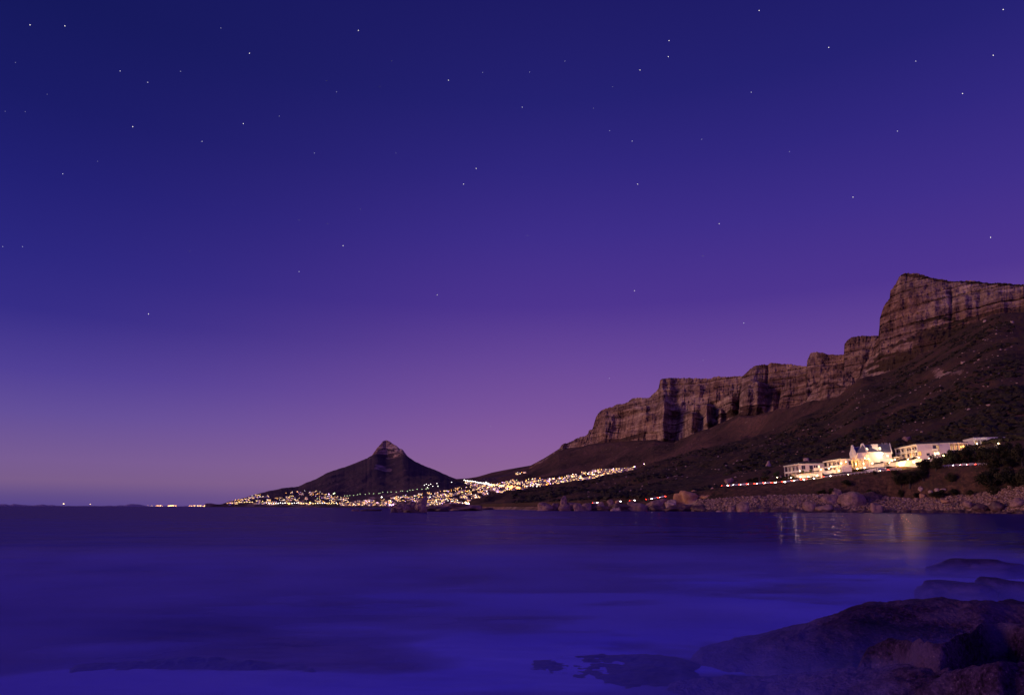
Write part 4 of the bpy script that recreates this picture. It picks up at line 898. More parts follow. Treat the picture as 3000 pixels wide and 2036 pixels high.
# rear range with the floodlit wall
R0, R1 = pt(2572, 548, zt), pt(2611, 549, zt); f3 = Frame(R0, R1)
wallblock(r, offs(f3, 0, f3.L, 0, -9), zb, zt-0.03, mat=M_white2)
mb = MB(); mb.add([f3.p(-2, 0.3, zt-0.03), f3.p(f3.L, 0.3, zt-0.03), f3.p(f3.L, -9, zt-0.03), f3.p(-2, -9, zt-0.03), f3.p(-2, -4.5, rid+0.4), f3.p(f3.L, -4.5, rid+0.4)], [(0, 1, 5, 4), (2, 3, 4, 5), (3, 0, 4), (1, 2, 5), (3, 2, 1, 0)])
part(mb, 'roof', M_slate, r); skylight(f3, r, 1.0, 0.32, 0.60, zt, rid+0.4, 1.3)
w = MB(); w.plate([f3.p(f3.L, 1.2, zt-1.2), f3.p(f3.L, 1.2, zt+0.3), f3.p(f3.L, -4.5, rid+1.0), f3.p(f3.L, -10, zt+0.3), f3.p(f3.L, -10, zt-1.2)], (f3.u*0.5).to_3d()); part(w, 'end_gable', M_white, r)
for u in (3.5, 5.0, 6.5):
    w = MB(); f3.box(w, u, u+0.7, -5.0, -4.2, rid, rid+1.3); part(w, 'chimney', M_slate, r)
w = MB(); f3.box(w, 0, f3.L, 0.02, 3.0, zb, zb+5.6); part(w, 'lean_to', M_white2, r)
w = MB(); f3.box(w, 2, f3.L+1.5, 3.02, 5.5, zb, zb+3.4); part(w, 'lean_to', M_white2, r)
window(f3, r, 3.0, 4.6, zb+1.0, zb+2.7, 5.51, M_curt); window(f3, r, 5.0, 6.4, zt-3.4, zt-1.9, 0.01, M_lit2)

# right wing -------------------------------------------------------------------
zt, zb = 43.9, 36.2
A, B, C_, D_, E_ = pt(2622, 560, zt), pt(2684, 528, zt), pt(2782, 526, zt), pt(2783, 526, zt), pt(2834, 530, zt)
r = thing('hotel_wing', (*B, zb), 'largest white hotel wing with two balcony tiers and blank wall, right of gabled house', 'building', 'wings of the hotel')
f1_ = gallery(r, A, B, zb, zt, 4, 2, lit=(2,), alt=(0, 1, 5), par='rail', colw=0.62)
wallblock(r, [f1_.p(0, -0.3, 0)[:2], f1_.p(f1_.L, -0.3, 0)[:2], f1_.p(f1_.L, -8, 0)[:2], f1_.p(0, -8, 0)[:2]], zb-5, zb-0.33, 'plinth')
f2_ = Frame(B, C_); wallblock(r, offs(f2_, 0.35, f2_.L, 0, -12), zb-4, zt-0.3)
w = MB(); f2_.box(w, 0.35, f2_.L, -12, 0.25, zt-0.3, zt); part(w, 'cornice', M_white, r)
window(f2_, r, 0.5*f2_.L, 0.5*f2_.L+1.5, zt-4.3, zt-1.5, 0.0, M_glass); window(f2_, r, 0.5*f2_.L+1.8, 0.5*f2_.L+3.2, zt-4.3, zt-1.5, 0.0, M_curt)
w = MB(); f2_.box(w, 0.46*f2_.L, 0.64*f2_.L, 0.1, 1.6, zt-4.7, zt-4.4); f2_.box(w, 0.46*f2_.L, 0.64*f2_.L, 1.5, 1.6, zt-4.4, zt-3.5); f2_.box(w, 0.46*f2_.L, 0.46*f2_.L+0.25, 1.3, 1.6, zt-4.4, zt-0.8); f2_.box(w, 0.44*f2_.L, 0.66*f2_.L, 0.1, 1.9, zt-0.8, zt-0.32); part(w, 'balcony', M_white, r)
window(f2_, r, 0.5*f2_.L, 0.5*f2_.L+3.0, zb+0.5, zb+2.0, 0.0, M_lit2); window(f2_, r, 0.2, 2.2, zb+0.3, zb+2.8, 0.0, M_lit); window(f2_, r, 0.28*f2_.L, 0.28*f2_.L+1.6, zb+0.1, zb+1.5, 0.0, M_glass)
gallery(r, C_, E_, zt-4.6, zt, 4, 1, lit=(0, 1, 2, 3), par='none', colw=0.35)
wallblock(r, offs(Frame(C_, E_), 0, Frame(C_, E_).L, -2.5, -12), zt-6, zt-0.8)
low_roof(r, [A, B, C_, E_, Frame(C_, E_).p(Frame(C_, E_).L, -12, 0)[:2], f2_.p(0, -12, 0)[:2], f1_.p(0, -9, 0)[:2]], zt+0.02, 1.5, 5.0)
wallblock(r, [f1_.p(0, -2.5, 0)[:2], f1_.p(f1_.L, -2.5, 0)[:2], f2_.p(0.5, -11, 0)[:2], f1_.p(0, -9, 0)[:2]], zb, zt-0.8)
# small pavilion at its left foot
A, B = pt(2606, 556, 36.6), pt(2633, 546, 36.6)
r = thing('pavilion', (*B, 33.6), 'small flat roofed white pavilion under the left corner of the largest wing', 'pavilion')
f_ = Frame(A, B)
w = MB(); f_.box(w, -0.4, f_.L+0.4, -3.5, 0.5, 36.9, 37.4); part(w, 'roof', M_white, r)
for k in range(4): w = MB(); u = f_.L*k/3; f_.box(w, u-0.2, u+0.2, -0.4, 0.0, 33.2, 36.9); part(w, 'column', M_white, r)
w = MB(); f_.box(w, 0, f_.L, -3.4, -3.2, 33.2, 36.9); part(w, 'wall', M_white2, r)

# far right upper block ------------------------------------------------------------
zt, zb = 49.4, 43.4
A, B, C_ = pt(2823, 578, zt-0.8), pt(2852, 562, zt), pt(2968, 571, zt)
r = thing('hotel_wing', (*B, zb), 'single storey white hotel wing highest on the slope, at the far right behind trees', 'building', 'wings of the hotel')
f1_ = gallery(r, A, B, zb, zt, 2, 1, lit=(1,), par='none', fascia=1.6); f2_ = gallery(r, B, C_, zb, zt, 6, 1, lit=(2,), alt=(0, 1, 3, 4, 5), par='none', fascia=1.5)
wallblock(r, offs(f2_, 0, f2_.L, -2.5, -10), zb, zt-1.5); low_roof(r, [A, B, C_, f2_.p(f2_.L, -10, 0)[:2], f1_.p(0, -8, 0)[:2]], zt+0.02, 0.5, 5, M_white2, 0.3)

# garden walls and terraces ---------------------------------------------------------
def gwall(label, x0, y0, x1, y1, hpx, d0, d1, mat=M_white, th=0.4, name='garden_wall', cat='wall', group='white terrace walls below the hotel', deeper=1.2):
    a, b_ = P(x0, y0, d0), P(x1, y1, d1); h0 = a[2]-P(x0, y0+hpx, d0)[2]
    fr = Frame(a, b_); w = MB(); L_ = fr.L
    w.hexa([fr.p(0, 0, a[2]-h0-deeper), fr.p(L_, 0, b_[2]-h0-deeper), fr.p(L_, -th, b_[2]-h0-deeper), fr.p(0, -th, a[2]-h0-deeper), fr.p(0, 0, a[2]), fr.p(L_, 0, b_[2]), fr.p(L_, -th, b_[2]), fr.p(0, -th, a[2])])
    c = [fr.p(0, 0.1, 0), ]
    w.hexa([fr.p(-0.1, 0.1, a[2]), fr.p(L_+0.1, 0.1, b_[2]), fr.p(L_+0.1, -th-0.1, b_[2]), fr.p(-0.1, -th-0.1, a[2]), fr.p(-0.1, 0.1, a[2]+0.15), fr.p(L_+0.1, 0.1, b_[2]+0.15), fr.p(L_+0.1, -th-0.1, b_[2]+0.15), fr.p(-0.1, -th-0.1, a[2]+0.15)])
    o_ = w.build(name, mat); tag(o_, label, cat, group); return o_
gwall('brightly lit long terrace wall below the left wing', 2334, 1391, 2408, 1385, 11, 549, 544)
gwall('yellow lit upper terrace wall between left wing and second wing', 2384, 1371, 2414, 1370, 9, 556, 554)
gwall('overlit pool terrace wall in front of the gabled house, left half', 2450, 1374, 2497, 1372, 8, 546, 544)
gwall('overlit pool terrace wall in front of the gabled house, right half', 2499, 1372, 2546, 1368, 6, 544, 541)
gwall('low white wall carrying the balustrade right of the veranda', 2545, 1366, 2588, 1361, 4, 541, 540)
gwall('pinkish driveway wall sloping down beside the blue awning', 2528, 1378, 2566, 1371, 9, 538, 536, M_white2)
gwall('long white retaining wall with lamps under the largest wing', 2604, 1357, 2700, 1345, 9, 541, 523, deeper=2.5)
gwall('small white wall right of the blue awning', 2596, 1374, 2625, 1369, 7, 536, 533, M_white2)
gwall('short lit garden wall left of the pool terrace', 2412, 1380, 2448, 1376, 5, 549, 546)
# balustrade with turned posts
a, b_ = P(2546, 1361, 541.5), P(2588, 1356, 540.5); fr = Frame(a, b_)
r = thing('balustrade', tuple(a), 'white balustrade with a row of short posts, right of the veranda', 'balustrade')
w = MB(); w.hexa([fr.p(0, 0.1, a[2]-.15), fr.p(fr.L, 0.1, b_[2]-.15), fr.p(fr.L, -0.2, b_[2]-.15), fr.p(0, -0.2, a[2]-.15), fr.p(0, 0.1, a[2]), fr.p(fr.L, 0.1, b_[2]), fr.p(fr.L, -0.2, b_[2]), fr.p(0, -0.2, a[2])]); part(w, 'rail', M_white, r)
for k in range(11):
    u = fr.L*k/10; z = a[2]+(b_[2]-a[2])*k/10; w = MB(); w.tube([fr.p(u, -0.05, z-1.5), fr.p(u, -0.05, z-1.1), fr.p(u, -0.05, z-0.6), fr.p(u, -0.05, z-0.15)], [0.16, 0.30, 0.16, 0.22], 8); part(w, 'post', M_white, r)
# gate booth with dark blue awning
a, b_ = P(2570, 1384, 534), P(2596, 1382, 533); fr = Frame(a, b_); z0 = 26.4
r = thing('gate_booth', (a[0], a[1], z0), 'gate booth on the road with white piers, a dark blue awning and a lit counter', 'booth')
h_ = float(P(2582, 1370, 534)[2])-z0
for u in (0, fr.L-0.8): w = MB(); fr.box(w, u, u+0.8, -1, 0, z0-1, z0+h_-0.3); part(w, 'pier', M_white2, r)
w = MB(); fr.box(w, -0.2, fr.L+0.2, -1.2, 0.2, z0+h_-0.3, z0+h_); part(w, 'lintel', M_white2, r)
w = MB(); w.hexa([fr.p(0.8, 0.9, z0+h_*0.50), fr.p(fr.L-0.8, 0.9, z0+h_*0.50), fr.p(fr.L-0.8, -0.1, z0+h_-0.5), fr.p(0.8, -0.1, z0+h_-0.5), fr.p(0.8, 0.95, z0+h_*0.53), fr.p(fr.L-0.8, 0.95, z0+h_*0.53), fr.p(fr.L-0.8, 0.0, z0+h_-0.35), fr.p(0.8, 0.0, z0+h_-0.35)]); part(w, 'awning', M_blue, r)
w = MB(); fr.box(w, 0.8, fr.L-0.8, -0.8, -0.6, z0+0.5, z0+h_*0.5); part(w, 'counter', M_lit2, r)
w = MB(); fr.box(w, 0.3, fr.L-0.2, -0.4, 0.5, z0-0.2, z0+0.5); part(w, 'plinth', M_white2, r)

# road barriers --------------------------------------------------------------------
def barrier(label, x0, x1, npost):
    xs = np.linspace(x0, x1, npost); d_ = np.interp(xs, RX, RD)+0.2; z_ = np.interp(xs, RX, RZ)+0.1
    p = PZ(xs, d_, z_); r = thing('road_barrier', tuple(p[0]), label, 'barrier', 'barriers along the sea side of the road')
    w = MB(); w.tube([tuple(q+np.array([0, 0, 0.95])) for q in p], 0.16, 6); part(w, 'rail', M_white2, r)
    w = MB(); w.tube([tuple(q+np.array([0, 0, 0.45])) for q in p], 0.08, 6); part(w, 'rail', M_white2, r)
    for q in p: w = MB(); w.box(q[0]-0.14, q[0]+0.14, q[1]-0.14, q[1]+0.14, q[2]-0.2, q[2]+1.15); part(w, 'post', M_white2, r)
barrier('white railing on posts beside the road below the pool terrace', 2420, 2640, 22)
barrier('low white railing on posts beside the road near the round sign', 2712, 2790, 8)
barrier('low roadside railing left of the trees at the far right', 2795, 2890, 9)
q = PZ(2757.0, float(np.interp(2757, RX, RD))+0.6, float(np.interp(2757, RX, RZ)))
r = thing('road_sign', tuple(q), 'round pale road sign on a short post beside the road', 'sign')
w = MB(); w.tube([q, q+np.array([0, 0, 2.0])], 0.07); part(w, 'post', M_metal, r)
w = MB(); n_ = Vector((q[0], q[1], 0)).normalized(); c_ = Vector(q)+Vector((0, 0, 2.6)); w.tube([c_-n_*0.07, c_+n_*0.07], 0.85, 18); part(w, 'plate', M_white2, r)

# ------------------------------------------------------------------ lamps
def lamp(label, pxx, pyy, d, power, rad=0.22, h=1.2, col=(1.0, 0.66, 0.30), big=False, name='garden_lamp', bulb=None, toward=0.0):
    p = P(pxx, pyy, d); r = thing(name, (p[0], p[1], p[2]-h), label, 'lamp', 'lamps around the hotel')
    w = MB(); w.tube([(p[0], p[1], p[2]-h), (p[0], p[1], p[2]-rad*0.9)], [0.07, 0.05]); w.tube([(p[0], p[1], p[2]-h-0.02), (p[0], p[1], p[2]-h+0.15)], 0.15); part(w, 'post', M_metal, r)
    w = MB(); w.ball(p, rad, 12); part(w, 'bulb', bulb or M_bulb2, r, smooth=True)
    if power:
        l = bpy.data.lights.new(name, 'POINT'); l.energy = power; l.color = col; l.shadow_soft_size = rad*1.15
        o_ = bpy.data.objects.new('light', l); COL.objects.link(o_); o_.parent = r; o_.location = (0, 0, h)
LP = [('glaring floodlight on the drive below the largest wing', 2636, 1360, 533, 6000, 0.7, 3), ('bright flood lamp on the wall between the gabled house and the largest wing', 2584, 1329, 542, 3600, 0.5, 1),
      ('white lamp at the right end of the retaining wall', 2677, 1353, 524, 900, 0.45, 1), ('lamp on the left veranda roof under the lower gable', 2499, 1345, 551, 520, 0.25, 0.6), ('lamp on the veranda roof between the two gables', 2515, 1343, 547, 520, 0.25, 0.6),
      ('lamp on the veranda roof under the taller gable', 2534, 1342, 540, 600, 0.25, 0.6), ('lamp at the right corner of the veranda roof', 2545, 1344, 539, 900, 0.2, 0.6),
      ('lamp under the left arch of the veranda', 2488, 1360, 548, 900, 0.2, 1), ('lamp under the middle arch of the veranda', 2508, 1359, 544, 1200, 0.2, 1), ('lamp under the right arch of the veranda', 2530, 1358, 538, 1200, 0.2, 1),
      ('garden lamp at the left end of the pool terrace', 2458, 1378, 541, 800, 0.3, 1), ('second garden lamp from the left on the pool terrace', 2475, 1377, 540.5, 800, 0.3, 1), ('garden lamp in the middle of the pool terrace', 2492, 1375.5, 540, 800, 0.3, 1),
      ('garden lamp right of the middle of the pool terrace', 2512, 1373, 539, 800, 0.3, 1), ('garden lamp at the right end of the pool terrace', 2533, 1370.5, 538, 700, 0.3, 1),
      ('garden lamp at the left end of the long lit wall', 2345, 1397, 544, 700, 0.3, 1), ('garden lamp in the middle of the long lit wall', 2368, 1396, 542, 900, 0.3, 1), ('garden lamp at the right end of the long lit wall', 2394, 1393, 540, 900, 0.3, 1),
      ('lamp beside the corner of the left wing', 2343, 1379, 553, 800, 0.22, 1), ('lamp under the trees by the left wing', 2375, 1379, 554, 500, 0.22, 1), ('lamp lighting the yellow terrace wall', 2405, 1375, 550, 700, 0.22, 1),
      ('lamp on the second wing terrace', 2436, 1367, 546, 800, 0.22, 1), ('lamp at the right corner of the second wing', 2464, 1357, 534, 900, 0.22, 1), ('lamp on the roof edge of the second wing', 2478, 1353, 533, 700, 0.2, 1),
      ('lamp below the pavilion', 2613, 1349, 543, 900, 0.3, 1), ('lamp right of the pavilion', 2621, 1346, 541, 900, 0.3, 1), ('lamp on the left part of the long retaining wall', 2650, 1354, 529, 700, 0.25, 0.8),
      ('lamp at the lower balcony corner of the largest wing', 2692, 1340, 522.5, 700, 0.2, 1), ('lamp under the blank wall window', 2740, 1333, 522, 500, 0.25, 0.8), ('orange lamp among trees in front of the highest wing', 2890, 1297, 563, 500, 0.4, 1),
      ('lamp in front of the orange lit rooms', 2815, 1309, 525, 300, 0.25, 0.8), ('orange lamp at the end of the orange lit rooms', 2822, 1307, 524, 500, 0.3, 0.8), ('lamp under the small yellow tree at the far left', 2277, 1398, 565, 1300, 0.22, 0.8),
      ('small lamp by the driveway wall', 2546, 1384.5, 531, 100, 0.25, 0.8), ('small lamp at the road edge below the hedges', 2485, 1389.5, 534, 100, 0.2, 0.8), ('lamp at the counter of the gate booth', 2583, 1386, 531, 400, 0.25, 0.8),
      ('flood lamp among the trees facing the blank wall', 2722, 1342, 514, 1500, 0.25, 0.8), ('flood lamp below the small balcony of the blank wall', 2764, 1334, 512, 1200, 0.25, 0.8), ('flood lamp in the hedge below the largest wing balconies', 2660, 1345, 530, 3000, 0.25, 0.6),  # this row and the next two: unseen floods added to brighten the walls
      ('flood lamp in the hedge before the left wing columns', 2318, 1399, 549, 2600, 0.25, 0.8), ('flood lamp in front of the second wing columns', 2428, 1372, 541, 2200, 0.25, 0.8), ('flood lamp on the lawn before the right flank of the gabled house', 2556, 1357, 532, 900, 0.25, 0.8),
      ('flood lamp behind trees before the highest wing, left', 2862, 1300, 553, 1500, 0.25, 0.8), ('flood lamp behind trees before the highest wing, right', 2925, 1299, 555, 1500, 0.25, 0.8),
      ('lamp by the round top of the drive wall', 2606, 1356, 542, 200, 0.3, 0.8)]
for (lb, x, y, d, pw, rd_, h) in LP:
    pw *= 2.2
    lamp(lb, x, y, d, pw, rd_, h, (1.0, 0.50, 0.12) if 'orange' in lb else (1.0, 0.74, 0.46) if 'flood lamp' in lb else (1.0, 0.52, 0.12), bulb=(M_orange if 'orange' in lb else M_bulb2))

# ------------------------------------------------------------------ vegetation
def leaf_cloud(n, sx, sy, sz, leaf, seed, lumps=9):
    g = np.random.default_rng(seed)
    lc = g.normal(0, 1, (lumps, 3)); lc /= np.linalg.norm(lc, axis=1)[:, None]; lc *= (g.random((lumps, 1))**0.4)*0.68; lr = g.uniform(0.26, 0.50, lumps)
    c = g.integers(0, lumps, n); d = g.normal(0, 1, (n, 3)); d /= np.linalg.norm(d, axis=1)[:, None]
    p = lc[c]+d*(lr[c]*(0.55+0.5*g.random(n)))[:, None]
    p = p*np.array([sx, sy, sz]); p[:, 2] = np.maximum(p[:, 2], -sz*0.85)
    a = g.normal(0, 1, (n, 3)); a /= np.linalg.norm(a, axis=1)[:, None]; b_ = np.cross(a, d); b_ /= np.maximum(np.linalg.norm(b_, axis=1)[:, None], 1e-6)
    s_ = leaf*g.uniform(0.6, 1.4, n)[:, None]
    V = np.stack([p-a*s_, p+b_*s_*0.6, p+a*s_, p-b_*s_*0.6], 1).reshape(-1, 3)
    me = bpy.data.meshes.new('crown'); me.from_pydata(V.tolist(), [], np.arange(4*n).reshape(n, 4).tolist()); me.update(); return me
def trunk_mesh(h, sx, seed):
    g = random.Random(seed); mb = MB(); mb.tube([(0, 0, -0.15*h), (0.02*h, 0, 0.15*h), (0.0, 0.03*h, 0.5*h), (0.02*h, 0, 0.75*h)], [0.06*h, 0.045*h, 0.03*h, 0.012*h], 7)
    for k in range(5):
        a = g.random()*6.28; z = h*(0.2+0.1*k); mb.tube([(0.01*h, 0, z), (sx*0.35*math.cos(a), sx*0.35*math.sin(a), z+0.16*h), (sx*0.6*math.cos(a), sx*0.6*math.sin(a), z+0.26*h)], [0.024*h, 0.014*h, 0.005*h], 5)
    return mb.mesh('trunk')
protos = []
for k in range(5):                        # unit trees: half-width 1, height 1.6
    cm = leaf_cloud(2600, 1.0, 0.9, 0.78, 0.055, 800+k, 8+k*2); cm.materials.append(M_leaf); tm = trunk_mesh(1.5, 1.0, 900+k); tm.materials.append(M_bark); protos.append((cm, tm))
GT = 'dark trees and bushes around the hotel'
def tree(label, pxc, ytop, ybot, w, d, k, group=GT, name='tree', cat='tree', mat=None):
    gg = ground(pxc, ybot-1)
    if gg is not None and abs(math.hypot(gg.x, gg.y)-d) < 60: d = math.hypot(gg.x, gg.y)-0.5
    pb = P(pxc, ybot, d); pt_ = P(pxc, ytop, d); wd_ = np.linalg.norm(P(pxc-w/2, ybot, d)-P(pxc+w/2, ybot, d)); h = pt_[2]-pb[2]
    r = thing(name, tuple(pb), label, cat, group, rz=k*1.3); cm, tm = protos[k % 5]
    if mat: cm = cm.copy(); cm.materials.clear(); cm.materials.append(mat)
    c = bpy.data.objects.new('crown', cm); t_ = bpy.data.objects.new('trunk', tm)
    for o_ in (c, t_): COL.objects.link(o_); o_.parent = r
    c.scale = (wd_/2, wd_/2, h/1.6); c.location = (0, 0, h*0.5); t_.scale = (wd_/2, wd_/2, h/1.6)
    return r
TR = [('big round dark bush covering the road edge below the glaring floodlight', 2665, 1366, 1424, 96, 508), ('dark bush filling the left shoulder of the big round one', 2640, 1385, 1425, 50, 505), ('dark bush at the right shoulder of the big round one', 2705, 1368, 1405, 50, 507),
      ('dark leafy tree mass sloping up right of the retaining wall', 2712, 1346, 1378, 62, 521), ('dark tree beside the blank wall of the largest wing', 2742, 1333, 1374, 58, 521), ('pointed dark tree reaching over the blank wall', 2757, 1306, 1348, 34, 519),
      ('bushy dark tree right of the pointed one', 2783, 1318, 1368, 62, 519), ('dark tree under the orange lit rooms', 2810, 1313, 1366, 54, 519), ('broad dark tree left of the highest wing', 2838, 1300, 1358, 62, 528), ('dark tree in front of the left half of the highest wing', 2868, 1297, 1350, 60, 545),
      ('dark tree in front of the middle of the highest wing', 2902, 1298, 1352, 64, 545), ('dark tree in front of the right half of the highest wing', 2932, 1297, 1356, 58, 548), ('dark tree hiding the right end of the highest wing', 2962, 1284, 1350, 60, 550), ('dark tree at the frame edge beside the highest wing', 2995, 1290, 1365, 60, 540),
      ('dark tree on the bank above the far right road', 2905, 1326, 1372, 66, 520), ('wide dark bush on the bank above the gap', 2958, 1330, 1372, 70, 515), ('large dark tree below the road at the far right', 2908, 1366, 1436, 92, 488), ('large dark tree right of the one below the road', 2968, 1360, 1434, 90, 484),
      ('dark bush at the far right frame edge below the road', 3010, 1370, 1428, 70, 480), ('round dark bush alone on the bank below the road', 2788, 1387, 1412, 36, 500), ('low dark bush behind the cobbles left of the pale bank boulders', 2684, 1437, 1460, 26, 500), ('wide low dark bush at the top of the cobbles', 2754, 1436, 1462, 56, 499),
      ('low dark bush right of the wide low one', 2800, 1432, 1452, 40, 498), ('low dark bush at the cobbles farther right', 2848, 1438, 1454, 34, 490), ('dark bush on the cobbles below the large dark tree', 2912, 1426, 1450, 46, 484), ('dark bush patch left of the largest beach boulder', 2440, 1424, 1447, 46, 516),
      ('low dark bush above the ochre bluff', 2410, 1432, 1448, 34, 518), ('grey bush on the bank below the pool terrace', 2485, 1400, 1424, 46, 521), ('small dark bush on the bank right of the largest boulder', 2552, 1432, 1448, 30, 515), ('tufted shrub on the bank left of the pale boulders', 2640, 1431, 1456, 22, 502),
      ('dark shrub left of the small yellow tree', 2240, 1388, 1412, 44, 563), ('dark shrub at the left end of the hedge', 2210, 1396, 1416, 46, 561), ('dark tree hiding the left wing ground floor', 2322, 1388, 1406, 34, 551), ('dark bush between the small yellow tree and the left wing', 2302, 1394, 1408, 30, 553),
      ('shrub beside the gate booth', 2562, 1376, 1390, 14, 531), ('shrub behind the big round bush', 2622, 1372, 1392, 30, 527)]
for k, (lb, x, yt, yb, w, d) in enumerate(TR): tree(lb, x, yt-(5 if x > 2690 and yt > 1305 else 0), yb, w*(1.25 if x > 2690 else 1.1), d, k, name='bush' if ('bush' in lb or 'shrub' in lb) else 'tree', cat='bush' if ('bush' in lb or 'shrub' in lb) else 'tree')
tree('small yellow tree lit from below at the left end of the hotel', 2277, 1376, 1399, 27, 567, 2, 'lit garden trees', mat=M_leaf2)
tree('spreading tree with ragged crown between the gabled house and the largest wing', 2607, 1317, 1352, 36, 541, 1, 'lit garden trees', mat=M_leaf2)
tree('low yellow lit shrub at the right end of the long lit wall', 2408, 1385, 1398, 26, 539, 3, 'lit garden trees', 'bush', 'bush', M_leaf2)
tree('small lit shrub beside the corner of the left wing', 2352, 1375, 1386, 14, 552, 4, 'lit garden trees', 'bush', 'bush', M_leaf2)
tree('small dark shrub on the upper terrace', 2376, 1372, 1383, 12, 553, 0, 'lit garden trees', 'bush', 'bush', M_leaf2)
def hedge(label, x0, y0, x1, y1, hpx, d0, d1, seed):
    a, b_ = P(x0, y0+hpx, d0), P(x1, y1+hpx, d1); L_ = np.linalg.norm(b_-a); h = P(x0, y0, d0)[2]-a[2]; g = np.random.default_rng(seed); n = int(L_*90)
    u = g.random(n); p = a+(b_-a)*u[:, None]; bul = 0.8+0.3*noise(u*L_/1.7, seed)
    p[:, 2] += h*g.random(n)**0.6*bul; dd = g.normal(0, 0.45, n); fr = Frame(a, b_); p[:, 0] += fr.n.x*dd; p[:, 1] += fr.n.y*dd
    q = g.normal(0, 1, (n, 3)); q /= np.linalg.norm(q, axis=1)[:, None]; w_ = g.normal(0, 1, (n, 3)); w_ /= np.linalg.norm(w_, axis=1)[:, None]; s_ = 0.22
    V = np.stack([p-q*s_, p+w_*s_*0.7, p+q*s_, p-w_*s_*0.7], 1).reshape(-1, 3)
    me = bpy.data.meshes.new('hedge'); me.from_pydata(V.tolist(), [], np.arange(4*n).reshape(n, 4).tolist()); me.update()
    tag(link('hedge', me, M_leaf), label, 'hedge', 'clipped hedges of the hotel garden')
for k, a in enumerate([('long dark hedge between road and left wing', 2252, 1403, 2340, 1397, 9, 556, 546), ('dark hedge below the long lit wall', 2338, 1400, 2404, 1393, 7, 543, 539), ('dark hedge right of the yellow lit shrub', 2418, 1388, 2476, 1381, 8, 539, 537),
        ('thick dark hedge with rounded end below the pool terrace', 2484, 1381, 2540, 1376, 9, 538, 535), ('thin dark hedge between pool terrace and driveway', 2500, 1377, 2570, 1368, 4, 539, 537), ('dark hedge on top of the balustrade wall', 2544, 1357, 2588, 1351, 6, 543, 542),
        ('dark hedge along the largest wing ground floor', 2634, 1345, 2692, 1337, 6, 540, 530), ('short dark hedge in front of the pavilion', 2600, 1355, 2634, 1350, 6, 543, 540), ('narrow dark hedge on the yellow terrace wall', 2340, 1385, 2400, 1377, 3, 552, 551),
        ('dark hedge above the blue awning', 2588, 1367, 2612, 1364, 5, 537, 536)]): hedge(*a, seed=950+k)

# scrub cover and scree of the slope: uncountable
g = np.random.default_rng(77)
bv, bf = ico(1)
def scatter(name, label, n, xr, tmax, rmin, rmax, mat, seed, clump, squash=0.6, kindcat='scrub'):
    g = np.random.default_rng(seed); vs = []; cnt = 0
    nearb = BVHTree.FromPolygons([tuple(v.co) for v in BVH[-1].vertices], [tuple(p.vertices) for p in BVH[-1].polygons])
    while cnt < n:
        x = g.uniform(*xr); d = 560+(tmax-560)*g.random()**1.25
        q = PZ(x, d, 0.0); h = nearb.ray_cast(Vector((q[0], q[1], 1500)), Vector((0, 0, -1)))[0]
        cnt += 1
        if h is None or h.z < 6 or noise(q[0]/90., q[1]/60., 0, clump) + 0.5*noise(q[0]/25., q[1]/25., 0, clump+1) < 0.0: continue
        if 2285 < x < 2990 and d < np.interp(x, RX, RD)+62: continue
        if d < np.interp(x, RX, RD)+14: continue
        r = rmin+(rmax-rmin)*g.random()**2.5; v = bv*(1+0.28*g.standard_normal((len(bv), 1)))*np.array([r, r, r*squash]); vs.append(v+np.array([h.x, h.y, h.z+r*0.15]))
    V = np.concatenate(vs); k = len(vs); fsn = (np.array(bf)[None]+np.arange(k)[:, None, None]*len(bv)).reshape(-1, 3)
    me = bpy.data.meshes.new(name); me.from_pydata(V.tolist(), [], fsn.tolist()); me.update()
    tag(link(name, me, mat), label, kindcat, kind='stuff')
M_bush = leafmat('scrub_leaves', (0.010, 0.009, 0.006), (0.030, 0.022, 0.013), (0.06, 0.04, 0.025))
scatter('scrub', 'low dark scrub bushes covering the lower mountain slope', 26000, (1500, 3060), 1650, 0.9, 4.2, M_bush, 1, 41)
scatter('scree', 'pale stones scattered through the scrub of the slope', 1700, (1700, 3060), 1500, 0.4, 1.7, M_granp, 2, 55, 0.7, 'stones')

# ------------------------------------------------------------------ cars
def make_car(label, paint, heads, tails):
    r = thing('car', (0, 0, 0), label, 'car', 'cars on the coast road')
    prof = [(-2.2, 0.35), (-2.25, 0.75), (-1.9, 0.95), (-1.45, 1.0), (-0.95, 1.45), (0.55, 1.48), (1.2, 1.02), (2.0, 0.88), (2.25, 0.65), (2.2, 0.35)]
    mb = MB(); mb.plate([(x, -0.85, z) for x, z in prof], (0, 1.7, 0)); body = mb.build('body', paint, r)
    mb = MB(); mb.plate([(-1.32, -0.87, 1.0), (-0.9, -0.87, 1.38), (0.5, -0.87, 1.40), (1.02, -0.87, 1.02)], (0, 1.74, 0)); mb.build('window', M_glass, body)
    for x in (-1.35, 1.35):
        for y in (-0.8, 0.8): w = MB(); w.tube([(x, y-0.1, 0.33), (x, y+0.1, 0.33)], 0.33, 14); o_ = w.build('wheel', M_tyre, r); w = MB(); w.tube([(x, y-0.12, 0.33), (x, y+0.12, 0.33)], 0.18, 10); w.build('rim', M_metal, o_)
    for y in (-0.6, 0.6):
        w = MB(); w.ball((2.2, y, 0.68), 0.30 if heads else 0.14, 10, sz=0.7); w.build('headlight', M_head if heads else M_glass, r)
        w = MB(); w.ball((-2.2, y, 0.78), 0.30 if tails else 0.14, 10, sz=0.8); w.build('taillight', M_tail if tails else M_glass, r)
    return r
def copy_tree(o, parent=None):
    c = o.copy(); COL.objects.link(c); c.parent = parent
    for ch in o.children: copy_tree(ch, c)
    return c
